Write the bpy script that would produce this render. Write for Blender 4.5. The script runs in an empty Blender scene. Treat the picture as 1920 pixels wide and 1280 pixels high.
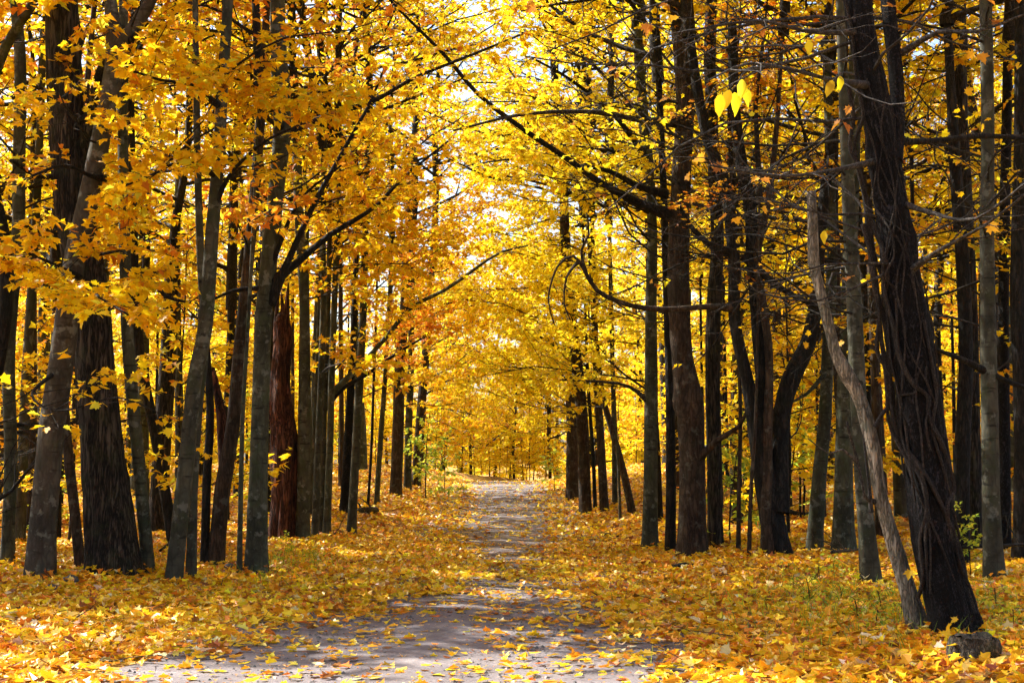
import bpy, math, random
import numpy as np
from mathutils import Matrix, Vector
rng = np.random.default_rng(7)
random.seed(7)
R = math.radians
scene = bpy.context.scene
col = scene.collection

# ------------------------------------------------------------------ camera, sky, sun, exposure
F = 2637.0                       # focal length in photo pixels (photo 1920 x 1280)
PITCH = math.atan(210.0 / F)     # the horizon lies at row 850
CAM = np.array([0.0, 0.0, 1.5])
cd = bpy.data.cameras.new('camera')
cd.sensor_width = 36.0
cd.lens = F * 36.0 / 1920.0
cd.clip_start, cd.clip_end = 0.1, 2000.0
cam = bpy.data.objects.new('camera', cd)
cam.location = CAM
cam.rotation_euler = (math.pi / 2 + PITCH, 0, 0)
col.objects.link(cam)
scene.camera = cam

SUN_EL, SUN_AZ = R(46), R(-60)   # azimuth measured from +Y towards +X: the sun stands ahead and to the left
sdir = Vector((math.sin(SUN_AZ) * math.cos(SUN_EL), math.cos(SUN_AZ) * math.cos(SUN_EL), math.sin(SUN_EL)))
world = bpy.data.worlds.new('World')
scene.world = world
world.use_nodes = True
wn = world.node_tree
sky = wn.nodes.new('ShaderNodeTexSky')
sky.sky_type = 'NISHITA'
sky.sun_disc = False
sky.sun_elevation = SUN_EL
sky.sun_rotation = SUN_AZ
sky.dust_density = 3.0
wn.nodes['Background'].inputs['Strength'].default_value = 0.10
wn.links.new(sky.outputs[0], wn.nodes['Background'].inputs['Color'])
ld = bpy.data.lights.new('sun', 'SUN')
ld.energy = 5.0
ld.angle = R(0.7)
ld.color = (1.0, 0.94, 0.84)
sun = bpy.data.objects.new('sun', ld)
sun.rotation_euler = sdir.to_track_quat('Z', 'Y').to_euler()
sun.location = (-30, -10, 40)
col.objects.link(sun)
scene.view_settings.view_transform = 'Standard'
scene.view_settings.look = 'None'
scene.view_settings.gamma = 1.0
scene.view_settings.exposure = 1.75
cy = scene.cycles
cy.max_bounces = 5
cy.diffuse_bounces = 3
cy.transmission_bounces = 4
cy.adaptive_threshold = .03
cy.glossy_bounces = 2
cy.sample_clamp_indirect = 6.0

# ------------------------------------------------------------------ places
cp, sp = math.cos(PITCH), math.sin(PITCH)
def at(px, py, d):
    """point at world depth y = d that the photo shows at pixel px, py"""
    x, y = (px - 960) / F, (640 - py) / F
    v = np.array([x, cp - y * sp, sp + y * cp])
    return CAM + v * (d / v[1])

def sstep(a, b, x):
    t = np.clip((x - a) / (b - a), 0, 1)
    return t * t * (3 - 2 * t)
KY = [-60, 9, 16, 24, 32, 42, 55, 60, 80, 110, 160, 400]
KZ = [0, 0, -.08, -.26, -.34, -.05, .40, .36, -1.2, -3.4, -5, -6]
def zroad(y):
    return sum(np.interp(y + o, KY, KZ) for o in (-4, -2, 0, 2, 4)) / 5
def xroad(y):
    return np.interp(y, [0, 9, 16, 25, 45, 59, 66, 73, 120], [-.8, -.75, -.45, -.2, -.3, -.6, 3, 8, 45])
def ground(x, y):
    x, y = np.asarray(x, float), np.asarray(y, float)
    off = np.abs(x - xroad(y))
    bank = np.interp(y, [0, 15, 25, 40, 58, 75, 110], [.06, .12, .22, .55, .62, .5, .6])
    z = zroad(y) + sstep(1.6, 4.6, off) * bank
    z = z + sstep(2.2, 6, off) * (.07 * np.sin(x * 1.1 + y * .37) * np.sin(y * .8 + 1) + .05 * np.sin(x * 2.3 - y * 1.1))
    z = z + sstep(8, 60, off) * .8 * np.sin(x * .07 + 1) * np.sin(y * .05)
    return z
def ground_at(px, py, dmin=7, dmax=75):
    for d in np.arange(dmin, dmax, .1):
        p = at(px, py, d)
        if p[2] <= ground(p[0], p[1]):
            return d
    return dmax

# ------------------------------------------------------------------ mesh building
class MB:
    """collects verts, faces (any size) and a colour per vertex, links ONE mesh object"""
    def __init__(s):
        s.v, s.f, s.c, s.n = [], [], [], 0
        s.tubes = {}
    def add(s, v, f, c=(1, 1, 1)):
        v = np.asarray(v, float).reshape(-1, 3)
        s.v.append(v)
        c = np.asarray(c, float)
        if c.ndim == 1: c = np.tile(c, (len(v), 1))
        s.c.append(c)
        s.f.append(np.asarray(f, int) + s.n)
        s.n += len(v)
    def tube(s, pts, rad, sides):
        s.tubes.setdefault((len(pts), sides), []).append((np.asarray(pts, float), np.asarray(rad, float)))
    def flush(s):
        for (n, k), lst in s.tubes.items():
            P = np.stack([a for a, _ in lst]); r = np.stack([b for _, b in lst]); m = len(lst)
            T = np.gradient(P, axis=1)
            T /= np.linalg.norm(T, axis=2, keepdims=True) + 1e-9
            ov = np.abs(P[:, -1] - P[:, 0])
            ref = np.eye(3)[np.argmin(ov, axis=1)][:, None, :]
            U = np.cross(T, ref); U /= np.linalg.norm(U, axis=2, keepdims=True) + 1e-9
            V = np.cross(T, U)
            a = np.arange(k) * 2 * math.pi / k
            ring = P[:, :, None] + r[:, :, None, None] * (np.cos(a)[None, None, :, None] * U[:, :, None] + np.sin(a)[None, None, :, None] * V[:, :, None])
            base = (np.arange(m) * n * k)[:, None, None]
            i = (np.arange(n - 1) * k)[None, :, None]; j = np.arange(k)[None, None, :]; j2 = (j + 1) % k
            f = np.stack([base + i + j, base + i + j2, base + i + k + j2, base + i + k + j], -1).reshape(-1, 4)
            s.add(ring.reshape(-1, 3), f)
        s.tubes = {}
    def mesh(s, name, mat, smooth=True, colour=False):
        s.flush()
        me = bpy.data.meshes.new(name)
        if s.n:
            V = np.concatenate(s.v)
            loops = np.concatenate([f.ravel() for f in s.f])
            tot = np.concatenate([np.full(len(f), f.shape[1]) for f in s.f])
            me.vertices.add(len(V)); me.vertices.foreach_set('co', V.ravel())
            me.loops.add(len(loops)); me.loops.foreach_set('vertex_index', loops)
            me.polygons.add(len(tot))
            me.polygons.foreach_set('loop_start', np.concatenate([[0], np.cumsum(tot)[:-1]]))
            me.polygons.foreach_set('loop_total', tot)
            me.polygons.foreach_set('use_smooth', np.full(len(tot), smooth))
            if colour:
                at_ = me.color_attributes.new('leaf_colour', 'FLOAT_COLOR', 'POINT')
                C = np.concatenate(s.c)
                at_.data.foreach_set('color', np.hstack([C, np.ones((len(C), 1))]).ravel())
            me.update(calc_edges=True)
            me.validate()
        me.materials.append(mat)
        return me
    def build(s, name, mat, parent=None, smooth=True, colour=False, kind=None):
        return link(name, s.mesh(name, mat, smooth, colour), parent, kind)

def link(name, me, parent=None, kind=None, label=None):
    o = bpy.data.objects.new(name, me)
    col.objects.link(o)
    o.parent = parent
    if kind: o['kind'] = kind
    if label: o['label'] = label
    return o
def tag(o, label, cat, group=None):
    o['label'] = label; o['category'] = cat
    if group: o['group'] = group
    return o
def empty(name, loc, label, cat, group=None):
    o = bpy.data.objects.new(name, None)
    o.location = loc; o.empty_display_size = .3
    col.objects.link(o)
    return tag(o, label, cat, group)

# ------------------------------------------------------------------ materials
def new_mat(name):
    m = bpy.data.materials.new(name); m.use_nodes = True
    nt = m.node_tree
    return m, nt, nt.nodes, nt.links, nt.nodes['Principled BSDF']
def ramp(N, stops):
    r = N.new('ShaderNodeValToRGB')
    el = r.color_ramp.elements
    while len(el) < len(stops): el.new(.5)
    for e, (p, c) in zip(el, stops):
        e.position = p; e.color = (*c, 1) if len(c) == 3 else c
    return r
def noise(N, L, vec, scale, detail=4, rough=.6):
    n = N.new('ShaderNodeTexNoise'); n.inputs['Scale'].default_value = scale
    n.inputs['Detail'].default_value = detail; n.inputs['Roughness'].default_value = rough
    if vec is not None: L.new(vec, n.inputs['Vector'])
    return n
def bark(name, dark, mid, light, fissure=8.0, stretch=.12, bump=.5, marks=0.0, moss=0.0, moss_col=(.05, .06, .02), crack=1.0, lichen=0.0):
    m, nt, N, L, bs = new_mat(name)
    tc = N.new('ShaderNodeTexCoord')
    mp = N.new('ShaderNodeMapping'); mp.inputs['Scale'].default_value = (1, 1, stretch)
    L.new(tc.outputs['Object'], mp.inputs['Vector'])
    nz = noise(N, L, mp.outputs[0], fissure, 4, .65)
    vo = N.new('ShaderNodeTexVoronoi'); vo.feature = 'DISTANCE_TO_EDGE'; vo.inputs['Scale'].default_value = fissure * 1.6
    wob = N.new('ShaderNodeVectorMath'); wob.operation = 'MULTIPLY_ADD'
    wob.inputs[1].default_value = (.25, .25, .25)
    L.new(nz.outputs['Color'], wob.inputs[0]); L.new(mp.outputs[0], wob.inputs[2])
    L.new(wob.outputs[0], vo.inputs['Vector'])
    mul = N.new('ShaderNodeMath'); mul.operation = 'MULTIPLY'
    sm = N.new('ShaderNodeMapRange'); sm.inputs['From Max'].default_value = .25
    sm.inputs['To Min'].default_value = 1 - crack
    L.new(vo.outputs['Distance'], sm.inputs['Value'])
    L.new(sm.outputs[0], mul.inputs[0]); L.new(nz.outputs['Fac'], mul.inputs[1])
    r = ramp(N, [(.08, dark), (.35, mid), (.7, light)])
    L.new(mul.outputs[0], r.inputs['Fac'])
    colr = r.outputs['Color']
    big = noise(N, L, tc.outputs['Object'], 2.2, 3, .6)
    patch = ramp(N, [(.35, (.45, .45, .45)), (.65, (1.25, 1.2, 1.15))])
    L.new(big.outputs['Fac'], patch.inputs['Fac'])
    mx = N.new('ShaderNodeMixRGB'); mx.blend_type = 'MULTIPLY'; mx.inputs['Fac'].default_value = .8
    L.new(colr, mx.inputs['Color1']); L.new(patch.outputs['Color'], mx.inputs['Color2'])
    colr = mx.outputs['Color']
    if marks:
        mp2 = N.new('ShaderNodeMapping'); mp2.inputs['Scale'].default_value = (2.2, 2.2, 11)
        L.new(tc.outputs['Object'], mp2.inputs['Vector'])
        n2 = noise(N, L, mp2.outputs[0], 1.5, 3, .5)
        r2 = ramp(N, [(.60, (0, 0, 0)), (.68, (marks,) * 3)])
        L.new(n2.outputs['Fac'], r2.inputs['Fac'])
        m2 = N.new('ShaderNodeMixRGB'); m2.inputs['Color2'].default_value = (*dark, 1)
        L.new(r2.outputs['Color'], m2.inputs['Fac']); L.new(colr, m2.inputs['Color1'])
        colr = m2.outputs['Color']
    if moss:
        n3 = noise(N, L, tc.outputs['Object'], 3.7, 4, .7)
        r3 = ramp(N, [(.50, (0, 0, 0)), (.66, (moss,) * 3)])
        L.new(n3.outputs['Fac'], r3.inputs['Fac'])
        m3 = N.new('ShaderNodeMixRGB'); m3.inputs['Color2'].default_value = (*moss_col, 1)
        L.new(r3.outputs['Color'], m3.inputs['Fac']); L.new(colr, m3.inputs['Color1'])
        colr = m3.outputs['Color']
    if lichen:
        n4 = noise(N, L, tc.outputs['Object'], 6.5, 4, .65)
        r4 = ramp(N, [(.56, (0, 0, 0)), (.64, (lichen,) * 3)])
        L.new(n4.outputs['Fac'], r4.inputs['Fac'])
        m4 = N.new('ShaderNodeMixRGB'); m4.inputs['Color2'].default_value = (.19, .20, .165, 1)
        L.new(r4.outputs['Color'], m4.inputs['Fac']); L.new(colr, m4.inputs['Color1'])
        colr = m4.outputs['Color']
    L.new(colr, bs.inputs['Base Color'])
    bs.inputs['Roughness'].default_value = .85
    bs.inputs['Specular IOR Level'].default_value = .25
    fine = noise(N, L, mp.outputs[0], fissure * 4, 2, .7)
    ad = N.new('ShaderNodeMath'); ad.operation = 'MULTIPLY_ADD'; ad.inputs[1].default_value = .35
    L.new(fine.outputs['Fac'], ad.inputs[0]); L.new(mul.outputs[0], ad.inputs[2])
    bp = N.new('ShaderNodeBump'); bp.inputs['Strength'].default_value = bump; bp.inputs['Distance'].default_value = .04
    L.new(ad.outputs[0], bp.inputs['Height']); L.new(bp.outputs[0], bs.inputs['Normal'])
    return m
M = {
    'grey': bark('bark_grey_smooth', (.011, .011, .008), (.048, .049, .034), (.085, .084, .060), 5, .45, .35, .9, .8, (.034, .044, .018), .45, .45),
    'green': bark('bark_grey_green', (.014, .015, .010), (.052, .056, .036), (.09, .094, .062), 6, .35, .4, .9, .7, (.04, .055, .02), .5, .5),
    'greybrown': bark('bark_grey_brown', (.016, .013, .009), (.052, .045, .034), (.092, .082, .064), 6, .35, .4, .7, .5, (.04, .045, .024), .45, .5),
    'brown': bark('bark_brown', (.012, .008, .005), (.048, .032, .021), (.088, .062, .042), 8, .22, .6, .6, .4, (.03, .032, .018), .7, .25),
    'oak': bark('bark_oak', (.006, .005, .004), (.040, .031, .023), (.10, .083, .064), 10, .11, 1.0, 0, .35),
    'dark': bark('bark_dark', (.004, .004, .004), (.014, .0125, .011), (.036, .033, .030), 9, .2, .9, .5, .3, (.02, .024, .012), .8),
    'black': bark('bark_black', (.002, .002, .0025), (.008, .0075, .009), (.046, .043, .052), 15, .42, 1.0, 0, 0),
    'red': bark('wood_red_decayed', (.025, .008, .005), (.12, .042, .022), (.22, .09, .05), 10, .09, 1.0, 0, .35, (.03, .012, .008)),
    'pale': bark('bark_pale', (.07, .063, .05), (.28, .255, .205), (.46, .42, .345), 12, .16, .9, .5, .4, (.085, .095, .06), .8, .4),
    'vine': bark('vine_bark', (.016, .013, .012), (.070, .058, .052), (.17, .15, .135), 30, .3, .9, .4),
    'twig': bark('twig_bark', (.008, .007, .006), (.024, .021, .017), (.05, .045, .036), 12, .5, .3),
    'greytwig': bark('grey_twig_bark', (.018, .016, .015), (.055, .050, .045), (.11, .10, .092), 12, .5, .3),
    'deadwood': bark('dead_wood', (.02, .017, .013), (.075, .062, .048), (.15, .125, .1), 14, .3, .6, 0, .4),
}
def leaf_mat(name, rough=.45, trans=.5):
    m, nt, N, L, bs = new_mat(name)
    ca = N.new('ShaderNodeVertexColor'); ca.layer_name = 'leaf_colour'
    L.new(ca.outputs['Color'], bs.inputs['Base Color'])
    bs.inputs['Roughness'].default_value = rough
    bs.inputs['Specular IOR Level'].default_value = .35
    tr = N.new('ShaderNodeBsdfTranslucent')
    gm = N.new('ShaderNodeGamma'); gm.inputs['Gamma'].default_value = .80
    L.new(ca.outputs['Color'], gm.inputs['Color']); L.new(gm.outputs[0], tr.inputs['Color'])
    mx = N.new('ShaderNodeMixShader'); mx.inputs['Fac'].default_value = trans
    L.new(bs.outputs[0], mx.inputs[1]); L.new(tr.outputs[0], mx.inputs[2])
    L.new(mx.outputs[0], N['Material Output'].inputs['Surface'])
    return m
M['leaf'] = leaf_mat('autumn_leaf', .5, .55)
M['litter'] = leaf_mat('fallen_leaf', .4, .2)
def ground_mat(name, stops, scale, bump):
    m, nt, N, L, bs = new_mat(name)
    tc = N.new('ShaderNodeTexCoord')
    a = noise(N, L, tc.outputs['Object'], scale, 8, .7)
    b = noise(N, L, tc.outputs['Object'], scale * .06, 4, .6)
    ad = N.new('ShaderNodeMath'); ad.operation = 'MULTIPLY_ADD'; ad.inputs[1].default_value = .5
    ad2 = N.new('ShaderNodeMath'); ad2.operation = 'MULTIPLY'; ad2.inputs[1].default_value = .6
    L.new(a.outputs['Fac'], ad2.inputs[0]); L.new(b.outputs['Fac'], ad.inputs[0]); L.new(ad2.outputs[0], ad.inputs[2])
    r = ramp(N, stops); L.new(ad.outputs[0], r.inputs['Fac'])
    L.new(r.outputs['Color'], bs.inputs['Base Color'])
    bs.inputs['Roughness'].default_value = .9
    bs.inputs['Specular IOR Level'].default_value = .3
    bp = N.new('ShaderNodeBump'); bp.inputs['Strength'].default_value = bump; bp.inputs['Distance'].default_value = .03
    L.new(a.outputs['Fac'], bp.inputs['Height']); L.new(bp.outputs[0], bs.inputs['Normal'])
    return m
M['soil'] = ground_mat('leaf_covered_soil', [(.36, (.05, .025, .01)), (.50, (.22, .10, .015)), (.60, (.40, .21, .02)), (.72, (.5, .3, .05))], 22, .8)
M['gravel'] = ground_mat('road_gravel', [(.30, (.05, .041, .042)), (.46, (.115, .097, .10)), (.60, (.17, .148, .152)), (.75, (.29, .265, .265))], 30, .5)
M['stone'] = ground_mat('stone', [(.3, (.03, .03, .03)), (.55, (.09, .09, .088)), (.75, (.16, .155, .15))], 12, .6)

# ------------------------------------------------------------------ leaves
def outline(kind):
    if kind == 'maple':        # half outline, base at origin, midrib along +y
        h = [(.10, .02), (.30, -.06), (.27, .14), (.52, .22), (.40, .34), (.55, .60), (.30, .52), (.22, .60), (.20, .78), (.10, .80)]
        tip = (0, 1.0)
    elif kind == 'maple_small':
        h = [(.30, -.04), (.25, .17), (.54, .34), (.28, .46), (.20, .72)]
        tip = (0, 1.0)
    elif kind == 'kite':
        h = [(.46, .30), (.22, .52)]
        tip = (0, 1.0)
    else:                      # ovate
        h = [(.14, .10), (.25, .30), (.26, .48), (.17, .72), (.07, .90)]
        tip = (0, 1.0)
    right = h; left = [(-x, y) for x, y in h[::-1]]
    return np.array([(0, 0)] + right + [tip] + left, float)
class Leaf:
    def __init__(s, kind, fold=.12, curl=.15):
        o = outline(kind)
        o = o * (1 + rng.normal(0, .07, o.shape)); o[0] = 0
        o[:, 0] += rng.normal(0, .06) * o[:, 1] ** 2           # the blade bends to one side
        z = fold * np.abs(o[:, 0]) - curl * (o[:, 1] - .4) ** 2 + rng.normal(0, .015, len(o))
        s.v = np.column_stack([o, z])
        n = len(o); h = n // 2           # split along the midrib: two faces
        s.faces = [np.arange(0, h + 1), np.concatenate([[0], np.arange(h, n)])]
LEAF = {k: [Leaf(k, f, c_) for f, c_ in ((.10, .10), (.35, .45), (-.15, .6), (.55, .2), (.2, -.3))] for k in ('maple', 'maple_small', 'kite', 'ovate')}
PAL = {
    'gold':   [((.90, .57, .004), 5), ((.88, .49, .004), 4), ((.90, .65, .008), 3), ((.80, .36, .006), 1.7), ((.60, .19, .010), .6), ((.60, .60, .02), .5), ((.30, .12, .02), .2)],
    'lemon':  [((.90, .68, .008), 5), ((.88, .61, .006), 4), ((.86, .74, .02), 2), ((.84, .50, .006), 1.3)],
    'orange': [((.82, .40, .008), 4), ((.80, .30, .010), 4), ((.72, .20, .010), 2), ((.84, .5, .012), 2)],
    'green':  [((.34, .46, .03), 4), ((.50, .56, .03), 4), ((.72, .64, .03), 3), ((.20, .34, .04), 2)],
    'rust':   [((.42, .13, .015), 3), ((.62, .24, .015), 3), ((.78, .40, .015), 2), ((.30, .08, .02), 1)],
    'litter': [((.86, .46, .008), 5), ((.88, .58, .012), 5.5), ((.78, .31, .008), 3), ((.58, .17, .010), 1.5), ((.80, .58, .12), 1.1), ((.28, .09, .015), .9), ((.84, .72, .38), .6)],
}
def colours(pal, n, jit=.10):
    c = np.array([p[0] for p in PAL[pal]]); w = np.array([p[1] for p in PAL[pal]], float)
    out = c[rng.choice(len(c), n, p=w / w.sum())]
    return np.clip(out * (1 + rng.normal(0, jit, (n, 1))) * (1 + rng.normal(0, jit * .4, (n, 3))), .004, .92)
def frames(axis, normal):
    y = axis / (np.linalg.norm(axis, axis=1, keepdims=True) + 1e-9)
    z = normal - (normal * y).sum(1, keepdims=True) * y
    z /= np.linalg.norm(z, axis=1, keepdims=True) + 1e-9
    x = np.cross(y, z)
    return np.stack([x, y, z], -1)           # columns
def add_leaves(mb, P, axis, normal, size, cols, kind='maple_small'):
    which = rng.integers(0, len(LEAF[kind]), len(P))
    for q, lf in enumerate(LEAF[kind]):
        i = which == q
        if i.any(): add_leaves1(mb, P[i], axis[i], normal[i], size[i], cols[i], lf)
def add_leaves1(mb, P, axis, normal, size, cols, lf):
    n = len(P); k = len(lf.v)
    Rm = frames(axis, normal)
    v = lf.v[None] * (size[:, None, None] * np.stack([rng.uniform(.75, 1.15, n), np.ones(n), rng.uniform(.4, 1.6, n)], -1)[:, None, :])
    W = np.einsum('nij,nkj->nki', Rm, v) + P[:, None, :]
    c = np.repeat(cols, k, axis=0)
    base = mb.n
    mb.add(W.reshape(-1, 3), (np.arange(n) * k)[:, None] + lf.faces[0][None], c)
    mb.f.append(base + (np.arange(n) * k)[:, None] + lf.faces[1][None])
_variants = {}
def leaf_variants(kind, pal, mat):
    key = (kind, pal, mat)
    if key not in _variants:
        out = []
        for i in range(12):
            lf = Leaf(kind, rng.uniform(.0, .35), rng.uniform(0, .5))
            mb = MB()
            mb.add(lf.v, lf.faces[0][None], colours(pal, 1)[0])
            mb.f.append(lf.faces[1][None])
            out.append(mb.mesh('leaf', M[mat], True, True))
        _variants[key] = out
    return _variants[key]
def leaf_objects(parent, origin, P, axis, normal, size, kind, pal, name='leaf', mat='leaf'):
    Rm = frames(axis, normal)
    var = leaf_variants(kind, pal, mat)
    for i in range(len(P)):
        o = link(name, var[int(rng.integers(len(var)))], parent)
        m = Matrix.Identity(4)
        for a in range(3):
            for b in range(3): m[a][b] = Rm[i, a, b] * size[i]
            m[a][3] = P[i, a] - origin[a]
        o.matrix_basis = m

# ------------------------------------------------------------------ branches
def nrm(v): return v / (np.linalg.norm(v) + 1e-9)
def path(p0, d, L, n, wander=.12, up=.0):
    P = np.empty((n, 3)); P[0] = p0; d = nrm(np.asarray(d, float)); st = L / (n - 1)
    W = rng.normal(0, wander, (n, 3)); W[:, 2] += up
    for i in range(1, n):
        d = nrm(d + W[i]); P[i] = P[i - 1] + d * st
    return P
class Foliage:
    def __init__(s): s.P, s.A, s.N, s.S = [], [], [], []
    def spray(s, P, size, per, tilt):
        """leaves in opposite pairs along a twig, hanging out to both sides"""
        m = max(2, per)
        t = rng.uniform(.1, 1, m) * (len(P) - 1)
        i = np.minimum(t.astype(int), len(P) - 2); f = (t - i)[:, None]
        pos = P[i] * (1 - f) + P[i + 1] * f
        d = nrm(P[-1] - P[0])
        side = nrm(np.cross(d, (0, 0, 1.0)))
        sg = rng.choice([-1.0, 1.0], m)[:, None]
        ax = side * sg * rng.uniform(.3, 1, (m, 1)) + d * rng.uniform(.1, .9, (m, 1)) + rng.normal(0, .25, (m, 3))
        ax[:, 2] -= rng.uniform(.0, .7, m)
        nn = np.tile([0, 0, 1.0], (m, 1)) + rng.normal(0, tilt, (m, 3))
        sz = size * rng.uniform(.65, 1.15, m)
        s.P.append(pos + ax * (sz * .35)[:, None]); s.A.append(ax); s.N.append(nn); s.S.append(sz)
    def arrays(s):
        if not s.P: return [np.zeros((0, 3))] * 3 + [np.zeros(0)]
        return np.concatenate(s.P), np.concatenate(s.A), np.concatenate(s.N), np.concatenate(s.S)
def children_of(P, r, L, lev, wood, fol, o):
    """side branches in a flat spray along path P"""
    n = max(2, int(o['dens'][lev] * L + rng.random()))
    sg = rng.choice([-1, 1])
    for k in range(n):
        t = o.get('t0', .25) + (1 - o.get('t0', .25)) * (k + rng.random()) / n
        q = t * (len(P) - 1); i = min(int(q), len(P) - 2); f = q - i
        p = P[i] * (1 - f) + P[i + 1] * f
        d = nrm(P[i + 1] - P[i]); sg = -sg
        side = nrm(np.cross(d, (0, 0, 1.0)) + rng.normal(0, o['rough'], 3))
        cd_ = nrm(d * rng.uniform(.5, .9) + side * sg * rng.uniform(.6, 1) + np.array([0, 0, rng.normal(o['up'], .15)]))
        cl = max(.18, o['ratio'][lev] * L * rng.uniform(.6, 1.15) * (1.1 - .65 * t))
        grow(p, cd_, cl, max(.0025, r * (1 - .6 * t) * .5), lev + 1, wood, fol, o)
def grow(p, d, L, r, lev, wood, fol, o):
    n = (7, 5, 4, 3)[min(lev, 3)]
    P = path(p, d, L, n, o['wander'], o['up'] * .3)
    wood.tube(P, r * np.linspace(1, .35, n), (6, 4, 3, 3)[min(lev, 3)])
    if lev < o['levels']: children_of(P, r, L, lev, wood, fol, o)
    if lev >= o['levels'] - (1 if o.get('more') else 0) and rng.random() < o['leafy']:
        fol.spray(P, o['leaf'], int(o['per'] * (L / .45) ** .5), o['tilt'])
LEAFY = dict(dens=(3.0, 4.5, 4), ratio=(.5, .45, .5), wander=.15, up=.06, rough=.25, levels=2, leafy=.9, leaf=.118, per=10, tilt=.36)
SPRAY = dict(LEAFY, dens=(5.5, 6, 4), per=12, more=True, tilt=.36)
BARE = dict(dens=(3.2, 3.6, 3), ratio=(.55, .5, .5), wander=.20, up=.03, rough=.5, levels=2, leafy=.05, leaf=.095, per=3, tilt=.6)

# ------------------------------------------------------------------ trunks
def catmull(pts, step):
    pts = np.asarray(pts, float)
    ext = np.vstack([2 * pts[0] - pts[1], pts, 2 * pts[-1] - pts[-2]])
    out = []
    for i in range(1, len(ext) - 2):
        p0, p1, p2, p3 = ext[i - 1:i + 3]
        n = max(2, int(np.linalg.norm(p2[:3] - p1[:3]) / step))
        for t in np.linspace(0, 1, n, endpoint=False):
            out.append(.5 * ((2 * p1) + (-p0 + p2) * t + (2 * p0 - 5 * p1 + 4 * p2 - p3) * t * t + (-p0 + 3 * p1 - 3 * p2 + p3) * t ** 3))
    out.append(ext[-2])
    return np.array(out)
def stem(mb, pts4, sides=20, step=.16, rough=.05, ridges=0, flare=True, knobs=0, seed=None):
    """one continuous stem surface through (x, y, z, radius)"""
    P = catmull(pts4, step)
    n = len(P); r = P[:, 3]
    T = np.gradient(P[:, :3], axis=0); T /= np.linalg.norm(T, axis=1, keepdims=True)
    U = np.cross(T, (0, 1.0, 0)) if abs(T[0][1]) < .8 else np.cross(T, (1.0, 0, 0))
    U /= np.linalg.norm(U, axis=1, keepdims=True); V = np.cross(T, U)
    a = np.arange(sides) * 2 * math.pi / sides
    s = np.concatenate([[0], np.cumsum(np.linalg.norm(np.diff(P[:, :3], axis=0), axis=1))])
    S, A = np.meshgrid(s, a, indexing='ij')
    m = np.ones_like(S)
    for k in range(5):
        m += rough * .5 * np.sin(A * (k + 1) + rng.uniform(0, 6) + S * rng.uniform(-.9, .9) * (k + 1)) * rng.uniform(.3, 1)
    m += rng.normal(0, rough * .22, S.shape)
    if ridges:
        nk = max(2, int(s[-1] / .45) + 2)          # furrows that wander, split and close along the stem
        key = rng.normal(0, ridges, (nk, sides)); key[:, 1:] = key[:, 1:] * .75 + key[:, :-1] * .25
        kk = np.clip(s / .45, 0, nk - 1.001); k0 = kk.astype(int); ff = (kk - k0)[:, None]
        m += key[k0] * (1 - ff) + key[k0 + 1] * ff
    for _ in range(knobs):
        sc, ac = rng.uniform(min(.3, s[-1] * .4), s[-1]), rng.uniform(0, 6.28)
        da = (A - ac + math.pi) % (2 * math.pi) - math.pi
        m += rng.uniform(.12, .3) * np.exp(-((S - sc) / .10) ** 2 - (da / .5) ** 2)
    if flare:
        lobes = .6 + .4 * np.cos(A * rng.integers(4, 7) + rng.uniform(0, 6))
        m += .5 * np.exp(-S / .30) * lobes
    ring = P[:, None, :3] + (r[:, None] * m)[:, :, None] * (np.cos(a)[None, :, None] * U[:, None] + np.sin(a)[None, :, None] * V[:, None])
    i = (np.arange(n - 1) * sides)[:, None]; j = np.arange(sides)[None]; j2 = (j + 1) % sides
    f = np.stack([i + j, i + j2, i + sides + j2, i + sides + j], -1).reshape(-1, 4)
    base = mb.n
    mb.add(ring.reshape(-1, 3), f)
    mb.add([P[-1, :3] + T[-1] * r[-1] * .3], np.zeros((0, 3), int))
    mb.f.append(np.column_stack([base + (n - 1) * sides + np.arange(sides), base + (n - 1) * sides + (np.arange(sides) + 1) % sides, np.full(sides, mb.n - 1)]))
    return P

# ------------------------------------------------------------------ ground and road
def grid_mesh(X, Y, Z):
    n, m = X.shape
    i = (np.arange(n - 1) * m)[:, None]; j = np.arange(m - 1)[None]
    f = np.stack([i + j, i + j + 1, i + m + j + 1, i + m + j], -1).reshape(-1, 4)
    mb = MB(); mb.add(np.stack([X, Y, Z], -1).reshape(-1, 3), f)
    return mb
far = np.array([16, 19, 23, 28, 35, 45, 60, 85, 130, 200, 320, 500, 800.])
xs = np.concatenate([-far[::-1], np.arange(-14, 14.01, .35), far])
ys = np.concatenate([[-300, -100, -40, -20, -10], np.arange(-5, 70, .5), np.arange(70, 130, 2.5), [140, 160, 190, 230, 300, 400, 600, 900]])
X, Y = np.meshgrid(xs, ys)
floor = grid_mesh(X, Y, ground(X, Y)).build('forest_floor', M['soil'])
floor['kind'] = 'structure'
yr = np.arange(-5, 112, .5)
off = np.linspace(-2.7, 2.7, 25)
O, YR = np.meshgrid(off, yr)
XR_ = O + xroad(YR)
ZR = ground(XR_, YR) + np.interp(np.abs(O), [0, 1.5, 2.0, 2.7], [.022, .022, .012, -.10])
ZR += .018 * np.cos(O * 3.4) * np.exp(-np.abs(O)) + .008 * np.sin(YR * 1.7 + O * 2.2) * np.sin(O * 4 + YR * .6)
road = grid_mesh(XR_, YR, ZR).build('gravel_road', M['gravel'])
road['kind'] = 'structure'

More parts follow.
